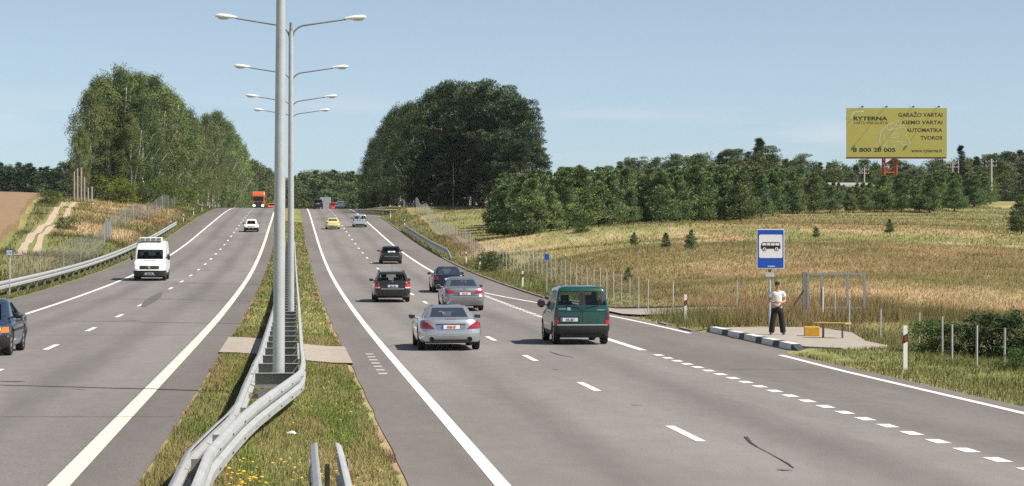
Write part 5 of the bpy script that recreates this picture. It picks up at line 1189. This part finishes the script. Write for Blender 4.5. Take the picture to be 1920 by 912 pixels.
        rm.add(c_(wr * .69, tw * .40) + c_(wr * .58, tw * .40), [(k, (k + 1) % nn, nn + (k + 1) % nn, nn + k) for k in range(nn)])
        for k in range(5):
            a = 2 * math.pi * k / 5; d = Vector((math.cos(a), 0, math.sin(a))); e_ = Vector((-math.sin(a), 0, math.cos(a)))
            rm.add([d * wr * .1 - e_ * .05 + Vector((0, tw * .36, 0)), d * wr * .1 + e_ * .05 + Vector((0, tw * .36, 0)), d * wr * .6 + e_ * .04 + Vector((0, tw * .39, 0)), d * wr * .6 - e_ * .04 + Vector((0, tw * .39, 0))], [(0, 1, 2, 3)])
        rm.add(c_(wr * .66, tw * .1), [tuple(range(nn))])
        rmm = rm.mesh('rim'); rmm.materials.append(rimmat or RIMM)
        wy = t['W'] * ky - tw / 2 - .012
        for xw in (-WB / 2, WB / 2):
            for q in (-1, 1):
                o = bpy.data.objects.new('wheel', tm); C.objects.link(o); o.parent = r; o.location = (xw, q * wy, wr)
                o2 = bpy.data.objects.new('rim', rmm); C.objects.link(o2); o2.parent = o
                if q < 0: o2.rotation_euler = (0, 0, math.pi)
    def patch(name, quad, mm, end='rear', off=.006, n=5, m=4, parent=None, thick=.015):
        "quad: four (y, z) corners, laid on the bodywork seen from behind or in front"
        o0 = -10.0 if end == 'rear' else 10.0; dx = 1.0 if end == 'rear' else -1.0; pts = []; last = None
        for j in range(m + 1):
            for i in range(n + 1):
                a, b = i / n, j / m; y = (quad[0][0] * (1 - a) + quad[1][0] * a) * (1 - b) + (quad[3][0] * (1 - a) + quad[2][0] * a) * b; zz = (quad[0][1] * (1 - a) + quad[1][1] * a) * (1 - b) + (quad[3][1] * (1 - a) + quad[2][1] * a) * b
                h_ = bvh.ray_cast(Vector((o0, y, zz)), Vector((dx, 0, 0)))
                x = h_[0].x if h_[0] is not None else (last if last is not None else o0 * .2); last = x
                pts.append((x - dx * off, y, zz))
        N_ = len(pts); back = [(p[0] + dx * thick, p[1], p[2]) for p in pts]; q_ = n + 1
        ff = [(j * q_ + i, j * q_ + i + 1, (j + 1) * q_ + i + 1, (j + 1) * q_ + i) for j in range(m) for i in range(n)]
        ring = [i for i in range(q_)] + [j * q_ + n for j in range(1, m + 1)] + [m * q_ + i for i in range(n - 1, -1, -1)] + [j * q_ for j in range(m - 1, 0, -1)]
        ff += [(ring[k], ring[(k + 1) % len(ring)], N_ + ring[(k + 1) % len(ring)], N_ + ring[k]) for k in range(len(ring))]
        return MB().add(pts + back, ff).build(name, mm, parent or r, 40)
    r['_'] = 0; del r['_']
    def both(name, quad, mm, end='rear', **k):
        return [patch(name, quad, mm, end, **k), patch(name, [(-y, zz) for y, zz in (quad[1], quad[0], quad[3], quad[2])], mm, end, **k)]
    def mirrors(x, y, zz, mm, sz=(.10, .20, .13)):
        for q in (-1, 1):
            o = MB().ell((x, q * (y + sz[1] / 2), zz), (sz[0] * .6, sz[1] * .55, sz[2] * .55), 12, 8).tube([(x + .02, q * (y - .12), zz - .06), (x, q * (y + .03), zz - .03)], [.035, .025], 6).build('mirror', mm, r, 60)
            MB().box((x - sz[0] * .56, q * (y + sz[1] / 2), zz), (.012, sz[1] * .8, sz[2] * .72)).build('mirror_glass', PLASTIC, o)
    def plate(zz, text, colr=None, end='rear', w=.52, y0=0, blue=True):
        p = patch('number_plate', [(y0 - w / 2, zz - .056), (y0 + w / 2, zz - .056), (y0 + w / 2, zz + .056), (y0 - w / 2, zz + .056)], PLATEW, end, off=.014, n=1, m=1)
        sgn = 1 if end == 'rear' else -1
        xs_ = [v.co.x for v in p.data.vertices]; x = (min(xs_) - .006) if end == 'rear' else max(xs_) + .006
        # facing the viewer behind the car, text runs towards -y there
        me = text_mesh(text, .098, .004, 'CENTER', xscale=.82); q = MB(); mb_mesh(q, me, Matrix.Translation((x, y0 - sgn * .02, zz - .036)) @ Matrix.Rotation(R(-90 * sgn), 4, 'Z') @ Matrix.Rotation(R(90), 4, 'X')); q.build('number', colr or BLACK, p)
        if blue: MB().box((x + sgn * .003, y0 + sgn * (w / 2 - .025), zz), (.004, .045, .108)).build('country_band', PLATEB, p)
        return p
    return dict(r=r, patch=patch, both=both, mirrors=mirrors, plate=plate, bvh=bvh, M=M)
def onroad(x, y, wb, away):
    u, s, z, D = hit(x, y); return (u, s + wb / 2, z)
def crest(x, D): 
    u, s, _ = px(x, 0, D); return (u, s, float(zr(u, s)))
SILV = paint('silver', (.56, .57, .59), .75, .28); SILV2 = paint('grey_silver', (.36, .37, .40), .75, .3); DGRN = paint('green', (.004, .060, .044), .15, .3); BLK = paint('black', (.012, .012, .013), .2, .25); NAVY = paint('navy', (.010, .016, .030), .4, .28)
ANTH = paint('dark_grey', (.022, .024, .024), .4, .28); LIME = paint('pale_yellow', (.74, .68, .27), .1, .3); WHT = paint('white', (.80, .80, .78), 0, .4, .5); SLATE = paint('slate_blue', (.035, .062, .115), .5, .3); ORNG = paint('orange', (.62, .12, .025), .1, .35); REDP = paint('red', (.55, .035, .03), .1, .35); LSIL = paint('pale_silver', (.60, .62, .65), .6, .3)

# silver roadster
c = car('silver_roadster', 'roadster', 'silver two-seat roadster with a hard top and red wedge tail lights in the overtaking lane', 'car', onroad(841, 655.5, 2.56, True), True, SILV)
c['both']('tail_light', [(.46, .64), (.88, .64), (.86, .87), (.74, .88)], LREDD, off=.008, n=8); c['both']('tail_light_band', [(.58, .72), (.885, .72), (.885, .745), (.60, .745)], LREDL, off=.012, n=8, thick=.006)
c['patch']('plate_recess', [(-.40, .61), (.40, .61), (.46, .79), (-.46, .79)], SILV2, off=.003, n=6); c['patch']('recess_shade', [(-.40, .755), (.40, .755), (.44, .785), (-.44, .785)], PLASTIC, off=.006, n=6)
c['plate'](.695, '9988 ŠP', PLATER); c['patch']('brake_light', [(-.17, .905), (.17, .905), (.16, .925), (-.16, .925)], LREDD, off=.01)
c['patch']('bumper_crease', [(-.72, .415), (.72, .415), (.72, .435), (-.72, .435)], SILV, off=.018, n=8); c['patch']('diffuser', [(-.55, .25), (.55, .25), (.60, .33), (-.60, .33)], PLASTIC, off=.006, n=6)
for q in (-1, 1):
    e_ = MB().tube([(-2.26, q * .55, .34), (-2.05, q * .55, .34)], [.075, .075], 14, False).build('exhaust', CHROME, c['r'], 60); MB().tube([(-2.22, q * .55, .34), (-2.21, q * .55, .34)], .07, 14).build('exhaust_bore', BLACK, e_)
c['mirrors'](.42, .88, .92, SILV, (.12, .22, .14))
# green van
c = car('green_van', 'boxvan', 'dark green small van with twin glazed rear doors and a black bumper', 'van', onroad(1087, 645.5, 2.69, True), True, DGRN, bumper=(3, 2), split=1)
c['both']('tail_light', [(.70, .64), (.86, .64), (.85, 1.02), (.74, 1.02)], mat('tail_dark_red', (.075, .006, .008), .2, coat=.5), off=.008); c['both']('brake_light', [(.71, .65), (.86, .65), (.86, .76), (.72, .76)], LREDL, off=.014)
c['patch']('plate_recess', [(.08, .67), (.72, .67), (.72, .87), (.08, .87)], mat('recess_green', (.004, .02, .016), .5), off=.003)
c['plate'](.775, 'AEL 871', y0=.40); c['patch']('recess_panel', [(-.52, .68), (-.14, .68), (-.14, .90), (-.52, .90)], mat('panel_green', (.003, .048, .035), .35, coat=.8), off=.004)
c['patch']('door_gap', [(-.010, .64), (.010, .64), (.008, 1.74), (-.008, 1.74)], BLACK, off=.004, m=14, n=1); c['patch']('door_crease', [(-.78, 1.035), (.78, 1.035), (.78, 1.055), (-.78, 1.055)], DGRN, off=.016, n=6)
c['patch']('bumper_edge', [(-.78, .605), (.78, .605), (.78, .625), (-.78, .625)], mat('grey_trim', (.30, .31, .31), .5), off=.012, n=6)
for q in (-1, 1):
    p = c['patch']('wiper', [(q * .10, 1.135), (q * .52, 1.20), (q * .52, 1.225), (q * .10, 1.16)], BLACK, off=.025, n=4)
c['patch']('badge', [(.36, 1.06), (.46, 1.06), (.46, 1.15), (.36, 1.15)], RIMM, off=.012, n=2, m=2); c['patch']('door_handle', [(-.06, 1.04), (.10, 1.04), (.10, 1.12), (-.06, 1.12)], BLACK, off=.02, n=2)
c['patch']('name_script', [(.50, 1.09), (.72, 1.09), (.72, 1.115), (.50, 1.115)], RIMM, off=.008, n=2, m=1); c['patch']('name_script', [(-.70, 1.06), (-.46, 1.06), (-.46, 1.08), (-.70, 1.08)], RIMM, off=.008, n=2, m=1)
c['mirrors'](.78, .84, 1.20, PLASTIC, (.16, .24, .24))
# silver sedan
c = car('silver_saloon', 'sedan', 'grey silver saloon with wide red tail lights, close behind the dark blue saloon', 'car', onroad(868, 582.5, 2.73, True), True, SILV2, W=.90)
c['both']('tail_light', [(.44, .80), (.89, .79), (.88, .93), (.46, .91)], LREDL, off=.008, n=8); c['both']('tail_light_band', [(.42, .78), (.88, .78), (.88, .80), (.42, .80)], LREDD, off=.01, n=6)
c['patch']('plate_recess', [(-.44, .70), (.44, .70), (.42, .90), (-.42, .90)], mat('recess_grey', (.12, .12, .13), .5), off=.003); c['plate'](.77, '9921 ŠP', PLATER)
c['patch']('boot_gap', [(-.80, .685), (.80, .685), (.80, .70), (-.80, .70)], BLACK, off=.003, n=6); c['patch']('badge', [(-.06, .955), (.06, .955), (.06, 1.0), (-.06, 1.0)], CHROME, off=.008, n=1, m=1); c['mirrors'](.70, .86, 1.03, SILV2)
# dark wagon
c = car('dark_estate', 'wagon', 'charcoal estate car with roof rails and large red tail lights, in the overtaking lane', 'car', onroad(734.5, 566.5, 2.7, True), True, ANTH)
c['both']('tail_light', [(.60, .73), (.875, .72), (.84, 1.00), (.66, 1.0)], LREDL, off=.008, n=6); c['both']('reverse_light', [(.62, .70), (.86, .70), (.87, .75), (.61, .75)], LWH, off=.012, n=5)
c['plate'](.80, 'BKU 294'); c['patch']('badge', [(-.045, .99), (.045, .99), (.045, 1.07), (-.045, 1.07)], CHROME, off=.012, n=2, m=2); c['patch']('bumper_trim', [(-.80, .655), (.80, .655), (.80, .675), (-.80, .675)], mat('grey_trim', (.3, .3, .3), .5), off=.01, n=6)
for q in (-1, 1): MB().tube([(.1, q * .60, 1.43), (0, q * .60, 1.51), (-1.55, q * .60, 1.51), (-1.72, q * .60, 1.44)], .022, 8).build('roof_rail', PLASTIC, c['r'], 60)
MB().tube([(-1.6, 0, 1.49), (-1.85, 0, 2.05)], .006, 5).build('aerial', PLASTIC, c['r']); c['mirrors'](.70, .83, 1.03, PLASTIC)
# dark blue saloon
c = car('dark_blue_saloon', 'sedan', 'dark blue saloon braking in the outer lane, partly hidden by the silver saloon', 'car', onroad(840, 548.5, 2.6, True), True, NAVY, L=4.55, W=.88, H=1.43)
c['both']('tail_light', [(.56, .72), (.86, .72), (.84, .98), (.66, 1.0)], LREDD, off=.008, n=6); c['both']('brake_light', [(.58, .80), (.85, .80), (.84, .92), (.62, .92)], LREDL, off=.013, n=5); c['plate'](.76, 'CDA 150'); c['mirrors'](.66, .83, 1.0, NAVY)
# black hatch
c = car('black_hatchback', 'wagon', 'black hatchback in the outer lane beside the near end of the verge guardrail', 'car', onroad(733, 495, 2.5, True), True, BLK, L=4.1, W=.87, H=1.43, glass=GLASS_D, bumper=(3,))
c['both']('tail_light', [(.62, .74), (.86, .73), (.84, .92), (.66, .92)], LREDD, off=.008); c['plate'](.985, 'DRT 508', w=.60); c['patch']('bumper_trim', [(-.80, .60), (.80, .60), (.80, .625), (-.80, .625)], mat('grey_trim', (.3, .3, .3), .5), off=.012, n=6); c['mirrors'](.60, .83, .99, PLASTIC)
# pale yellow
c = car('yellow_hatchback', 'sedan', 'small pale yellow car in the overtaking lane far up the slope', 'car', onroad(624, 430.3, 2.4, True), True, LIME, L=3.95, W=.86, H=1.38)
c['both']('tail_light', [(.60, .78), (.85, .76), (.83, .90), (.58, .88)], mat('tail_dark', (.05, .01, .01), .3), off=.008); c['plate'](.50, 'EFS 331'); c['mirrors'](.55, .82, .96, LIME); c['patch']('dark_sill', [(-.7, .26), (.7, .26), (.7, .36), (-.7, .36)], PLASTIC, off=.006)
# silver compact people carrier
c = car('silver_people_carrier', 'boxvan', 'silver rounded people carrier in the outer lane far up the slope', 'car', onroad(674.6, 426.6, 2.65, True), True, LSIL, L=4.3, W=.875, H=1.62, bumper=None)
c['both']('tail_light', [(.70, .80), (.86, .80), (.80, 1.10), (.72, 1.10)], LREDD, off=.008); c['plate'](.95, 'FAS 772', w=.6); c['patch']('dark_plate_field', [(-.36, .86), (.36, .86), (.36, 1.04), (-.36, 1.04)], PLASTIC, off=.005); c['patch']('dark_sill', [(-.78, .30), (.78, .30), (.78, .44), (-.78, .44)], PLASTIC, off=.006); c['mirrors'](.7, .85, 1.1, PLASTIC)
# at the crest
c = car('black_off_roader', 'wagon', 'tall black off-roader at the crest in the overtaking lane', 'car', crest(596.2, 402), True, BLK, L=4.6, W=.90, H=1.78, glass=GLASS_D, wheel_h=.36); c['both']('tail_light', [(.68, .95), (.88, .95), (.85, 1.2), (.70, 1.2)], LREDL, off=.008); c['plate'](.93, 'ACM 614', blue=False); c['mirrors'](.7, .85, 1.3, PLASTIC)
c = car('silver_saloon', 'sedan', 'pale silver saloon at the crest beside the red van', 'car', crest(637.6, 432), True, LSIL, H=1.5); c['both']('tail_light', [(.5, .80), (.89, .79), (.88, .95), (.6, .93)], LREDD, off=.008); c['plate'](.77, 'BJJ 206', blue=False); c['mirrors'](.7, .86, 1.03, SILV2)
c = car('red_van', 'boxvan', 'bright red van just beyond the crest, half sunk from view', 'van', crest(624.5, 478), True, REDP, H=1.9, W=.88); c['both']('tail_light', [(.70, .64), (.86, .64), (.85, 1.0), (.74, 1.0)], LREDD, off=.008); c['plate'](.77, 'HCK 119', blue=False)
c = car('orange_red_car', 'hatch', 'orange red car coming over the crest, half hidden by the lamp posts', 'car', crest(509.5, 470), False, ORNG, H=1.5); c['both']('headlight', [(.5, .62), (.8, .62), (.76, .76), (.5, .76)], LWH, 'front'); c['patch']('grille', [(-.4, .5), (.4, .5), (.4, .64), (-.4, .64)], PLASTIC, 'front'); c['mirrors'](.55, .82, .96, PLASTIC)
# oncoming
u, s, z, D = hit(281.6, 526.5)
c = car('white_cargo_van', 'cargo', 'white cargo van with a cooling unit on its roof, headlights on, coming towards the camera', 'van', (u, s + 1.5, z), False, WHT, bumper=(3, 2))
c['both']('headlight', [(.58, .72), (.93, .74), (.91, .92), (.58, .90)], LWH, 'front', off=.012, n=6); c['both']('headlight_bulb', [(.62, .76), (.84, .77), (.84, .88), (.62, .87)], LITS, 'front', off=.018, n=4)
c['patch']('grille', [(-.56, .70), (.56, .70), (.60, .92), (-.60, .92)], PLASTIC, 'front', off=.008, n=6)
pb_ = MB().tube([(2.462, 0, .82), (2.475, 0, .82)], .085, 20).build('badge', CHROME, c['r']); c['plate'](.45, 'DZN 406', end='front', blue=False); c['patch']('lower_vent', [(-.35, .335), (.35, .335), (.35, .40), (-.35, .40)], mat('grey_trim', (.3, .3, .3), .5), 'front'); c['patch']('cowl_vent', [(-.38, 1.205), (.38, 1.205), (.38, 1.235), (-.38, 1.235)], PLASTIC, 'front', off=.012)
cu = MB().box((.55, 0, 2.47), (.75, 1.36, .24)).build('cooling_unit', WHT, c['r'], bevel=.04)
for q in (-.48, -.16, .16, .48): MB().box((.93, q, 2.48), (.012, .25, .14)).build('cooling_vent', GALV_D, cu)
MB().box((.94, 0, 2.36), (.03, 1.3, .03)).build('cooling_sill', GALV_D, cu)
c['mirrors'](1.45, 1.0, 1.42, PLASTIC, (.14, .18, .36))
u, s, z, D = hit(471, 435.3)
c = car('white_saloon', 'sedan', 'small white saloon coming down the oncoming slope', 'car', (u, s + 1.3, z), False, WHT, L=4.3, W=.83, H=1.40, bumper=(3,))
c['both']('headlight', [(.45, .60), (.78, .60), (.76, .72), (.45, .71)], LWH, 'front', n=5); c['patch']('grille', [(-.42, .60), (.42, .60), (.42, .70), (-.42, .70)], PLASTIC, 'front'); c['patch']('bumper_strip', [(-.78, .26), (.78, .26), (.78, .50), (-.78, .50)], PLASTIC, 'front', n=8); c['plate'](.42, 'CVE 810', end='front', blue=False); c['mirrors'](.6, .78, .96, PLASTIC)
u, s, z, D = hit(-41, 667)
c = car('slate_blue_saloon', 'sedan', 'slate blue saloon with orange indicators cut off by the picture edge', 'car', (u, s + 1.3, z), False, SLATE, L=4.5, W=.85, H=1.40, bumper=(3,))
c['both']('indicator', [(.66, .60), (.83, .60), (.80, .73), (.66, .73)], LOR, 'front', off=.012, n=5); c['both']('headlight', [(.30, .60), (.64, .60), (.64, .73), (.30, .73)], LWH, 'front'); c['patch']('grille', [(-.28, .60), (.28, .60), (.28, .73), (-.28, .73)], PLASTIC, 'front'); c['plate'](.44, 'AVL 385', end='front'); c['mirrors'](.62, .80, .98, PLASTIC, (.12, .22, .15))
c['patch']('bumper_strip', [(-.82, .48), (.82, .48), (.82, .53), (-.82, .53)], mat('grey_trim', (.3, .3, .3), .5), 'front', off=.014, n=8)
for q in (-1, 1):
    for xx in (.25, -.75): MB().box((xx, q * .842, .86), (.16, .03, .03)).build('door_handle', PLASTIC, c['r'])
    MB().box((0, q * .853, .62), (2.0, .02, .06)).build('side_strip', PLASTIC, c['r'])
# orange lorry over the crest
def lorry(name, x, D, away, label, cabm, boxm, hcab=3.7):
    u, s, z = crest(x, D); r = empty(name, (u, s, z), R(90 if away else -90), label, 'lorry')
    cab = MB().prism([(-1.0, .55), (1.05, .55), (1.10, 1.5), (1.02, 2.45), (.85, 3.0), (.55, hcab), (-1.0, hcab + .1)], 2.45, Matrix.Translation((0, 1.225, 0)) @ Matrix.Rotation(R(90), 4, 'X')).build('cab', cabm, r, bevel=.09)
    MB().box((1.09, 0, 2.02), (.05, 2.1, .78)).build('windshield', GLASS_W, r, bevel=.01); MB().box((1.105, 0, 1.15), (.05, 1.7, .75)).build('grille', PLASTIC, r); MB().box((1.10, 0, .55), (.16, 2.42, .5)).build('bumper', PLASTIC, r, bevel=.04)
    MB().box((1.08, 0, 2.56), (.24, 2.2, .16)).build('sun_visor', PLASTIC, r)
    for q in (-1, 1):
        MB().box((1.17, q * .86, .72), (.05, .42, .26)).build('headlight', LIT, r, bevel=.02); MB().box((1.0, q * 1.38, 2.1), (.14, .16, .75)).build('mirror', PLASTIC, r, bevel=.03)
    MB().box((-7.6, 0, 2.35), (12.8, 2.5, 2.7)).build('trailer', boxm, r, bevel=.03); MB().box((-7.2, 0, .85), (13.0, 1.0, .25)).build('chassis', PLASTIC, r)
    for xx in (.3, -3.0, -9.5, -10.8, -12.1):
        for q in (-1, 1): MB().tube([(xx, q * .85, .5), (xx, q * 1.2, .5)], .5, 20).build('wheel', TYRE, r, 50)
    return r
lorry('orange_lorry', 484.6, 456, False, 'orange lorry with a high roof and lit headlights coming over the crest', ORNG, mat('lorry_cover', (.35, .10, .04), .6), 3.55)
u, s, z = crest(609.8, 520); r = empty('grey_lorry', (u, s, z), R(90), 'grey box lorry beyond the crest, seen from behind', 'lorry')
MB().box((-1, 0, 2.55), (7, 2.5, 2.7)).build('box', mat('lorry_box', (.33, .36, .40), .5, var=.05), r, bevel=.05); MB().box((-4.45, 0, .95), (.2, 2.4, .25)).build('bumper', PLASTIC, r); MB().box((3.6, 0, 1.8), (1.8, 2.3, 2.2)).build('cab', mat('lorry_cab', (.05, .09, .2), .4), r, bevel=.08)
for xx in (3.4, -2.6):
    for q in (-1, 1): MB().tube([(xx, q * .85, .5), (xx, q * 1.2, .5)], .5, 18).build('wheel', TYRE, r, 50)
for q in (-1, 1): MB().box((-4.56, q * 1.0, .98), (.03, .3, .14)).build('tail_light', LREDL, r)
# ---------------------------------------------------------------- the man at the bus stop
def skin(name, chains, m, parent, sub=1, root=0):
    "chains of (x, y, z, radius) joined at shared points -> one continuous skinned surface"
    vs_ = []; es = []; rs = []; key = {}
    def vid(p):
        k = tuple(round(c, 4) for c in p[:3])
        if k not in key: key[k] = len(vs_); vs_.append(p[:3]); rs.append(p[3] if isinstance(p[3], tuple) else (p[3], p[3]))
        return key[k]
    for ch in chains:
        ids = [vid(p) for p in ch]; es += list(zip(ids, ids[1:]))
    me = bpy.data.meshes.new(name); me.from_pydata(vs_, es, []); o = bpy.data.objects.new(name, me); C.objects.link(o)
    o.modifiers.new('skin', 'SKIN')
    if not me.skin_vertices: me.attributes.new('skin', 'FLOAT', 'POINT') if False else None
    bm = bmesh.new(); bm.from_mesh(me); lay = bm.verts.layers.skin.verify(); bm.verts.ensure_lookup_table()
    for i, v in enumerate(bm.verts): v[lay].radius = rs[i]; v[lay].use_root = (i == root)
    bm.to_mesh(me); bm.free()
    sd = o.modifiers.new('sub', 'SUBSURF'); sd.levels = sub; sd.render_levels = sub
    bpy.context.view_layer.update(); dg = bpy.context.evaluated_depsgraph_get(); out = bpy.data.meshes.new_from_object(o.evaluated_get(dg)); bpy.data.objects.remove(o)
    out.materials.clear(); out.name = name; return link(name, out, m, parent, 60)
SKINM = mat('skin', (.50, .27, .18), .6, spec=.3); TEE = mat('white_cotton', (.80, .80, .80), .9, bump=.3, bscale=9); TROU = mat('black_cloth', (.012, .012, .014), .85); HAIR = mat('dark_hair', (.02, .015, .012), .8); SHOE = mat('dark_shoe', (.05, .05, .05), .6); SHOEW = mat('shoe_sole', (.4, .4, .4), .7)
u, s, z, D = hit(1457.5, 628, platz, 50); Hp = 98.5 * D / FPX
pr_ = empty('person', (u, s, float(platz(u, s))), -TH - R(4), 'man in white T-shirt, black trousers and black cap waiting by the bus sign', 'person')
k = Hp / 1.78; pr_.scale = (k, k, k)
# -y is towards the camera, x to the viewer's right
chB = [[(0, .02, .96, (.15, .10)), (0, .015, 1.12, (.135, .095)), (0, 0, 1.30, (.16, .10)), (0, .01, 1.44, (.11, .08)), (0, 0, 1.50, .058), (0, -.01, 1.57, .056), (0, -.012, 1.64, (.074, .092)), (0, -.008, 1.72, (.076, .094)), (0, 0, 1.785, (.05, .06))],
       [(0, -.012, 1.64, (.074, .092)), (0, -.105, 1.655, .012)]]
for q in (-1, 1):
    chB.append([(0, .01, 1.44, (.11, .08)), (q * .185, .01, 1.425, .058), (q * .245, .03, 1.27, .047), (q * .262, .02, 1.15, .042), (q * .17, -.15, 1.10, .036), (q * .075, -.23, 1.105, .026), (q * .045, -.255, 1.105, (.022, .036))])
    chB.append([(0, .02, .96, (.15, .10)), (q * .10, .02, .88, .095), (q * .15, .0, .5, .058), (q * .195, .03, .10, .042), (q * .205, .0, .055, .04), (q * .215, -.12, .035, .035)])
body = skin('body', chB, SKINM, pr_, 2)
for q in (-1, 1):
    # five bent fingers on each hand, closing on one another
    for f in range(5):
        zz = 1.135 - .016 * f; ln = (.5, .95, 1.0, .95, .8)[f] * .075; a0 = (q * .06, -.262, zz)
        if f == 0: pts = [(q * .075, -.25, 1.125), (q * .05, -.285, 1.145), (q * .025, -.295, 1.15)]
        else: pts = [a0, (q * .06 - q * ln * .5, -.285, zz - .004), (q * .06 - q * ln * .95, -.272, zz - .010)]
        MB().tube(pts, [.010, .009, .007], 6).build('finger', SKINM, body, 60)
ch = [[(0, .02, .90, (.178, .125)), (0, .015, 1.10, (.165, .12)), (0, 0, 1.30, (.185, .122)), (0, .01, 1.43, (.13, .092)), (0, .0, 1.485, (.075, .07))]]
for q in (-1, 1): ch.append([(0, .01, 1.43, (.13, .092)), (q * .19, .01, 1.425, .075), (q * .255, .03, 1.26, .078)])
skin('t_shirt', ch, TEE, pr_, 2)
ch = [[(0, .02, .99, (.165, .115)), (0, .02, .92, (.175, .125))]]
for q in (-1, 1): ch.append([(0, .02, .92, (.175, .125)), (q * .11, .02, .82, .118), (q * .15, .01, .5, .102), (q * .19, .03, .14, .105), (q * .20, .02, .05, .11)])
skin('trousers', ch, TROU, pr_, 2)
for q in (-1, 1):
    sh = MB().ell((q * .215, -.07, .045), (.052, .145, .05), 14, 8).build('shoe', SHOE, pr_, 60); MB().ell((q * .215, -.07, .018), (.055, .15, .018), 14, 6).build('sole', SHOEW, sh, 60)
    MB().ell((q * .078, .0, 1.655), (.012, .022, .032), 8, 6).build('ear', SKINM, body, 60); MB().ell((q * .030, -.094, 1.682), (.013, .008, .007), 8, 6).build('eye', BLACK, body, 60)
MB().ell((0, -.098, 1.612), (.024, .008, .006), 8, 6).build('mouth', mat('lips', (.32, .12, .1), .6), body, 60)
MB().ell((0, .012, 1.69), (.083, .098, .07), 16, 10, -.6).build('hair', HAIR, pr_, 60)
cp = MB().ell((0, 0, 1.725), (.091, .108, .085), 18, 12, -.12).build('cap', TROU, pr_, 60)
vv = []; 
for i in range(9):
    a = R(200 + 140 * i / 8); vv += [(.085 * math.cos(a), .098 * math.sin(a), 1.725), (.080 * math.cos(a), .10 * math.sin(a) - .075 * (-math.sin(a)) ** .7, 1.712)]
vv += [(a_, b_, c_ - .008) for a_, b_, c_ in vv]
MB().add(vv, [(2 * i, 2 * i + 1, 2 * i + 3, 2 * i + 2) for i in range(8)] + [(18 + 2 * i + 2, 18 + 2 * i + 3, 18 + 2 * i + 1, 18 + 2 * i) for i in range(8)] + [(2 * i + 1, 18 + 2 * i + 1, 18 + 2 * i + 3, 2 * i + 3) for i in range(8)]).build('brim', TROU, cp)
# ---------------------------------------------------------------- the summer air between the camera and the far woods
hz = MB().box((0, 640, 13.5), (2600, 1500, 43)).mesh('haze')
hm = bpy.data.materials.new('summer_haze'); hm.use_nodes = True; t = hm.node_tree; t.nodes.remove(t.nodes['Principled BSDF'])
pv = t.nodes.new('ShaderNodeVolumePrincipled'); pv.inputs['Color'].default_value = (0.82, 0.88, 0.95, 1); pv.inputs['Density'].default_value = 0.00005; pv.inputs['Anisotropy'].default_value = 0.2
t.links.new(pv.outputs[0], t.nodes['Material Output'].inputs['Volume'])
ho = link('haze', hz, hm); tag(ho, 'thin pale summer haze between the road and the distant woods', None, None, 'stuff')
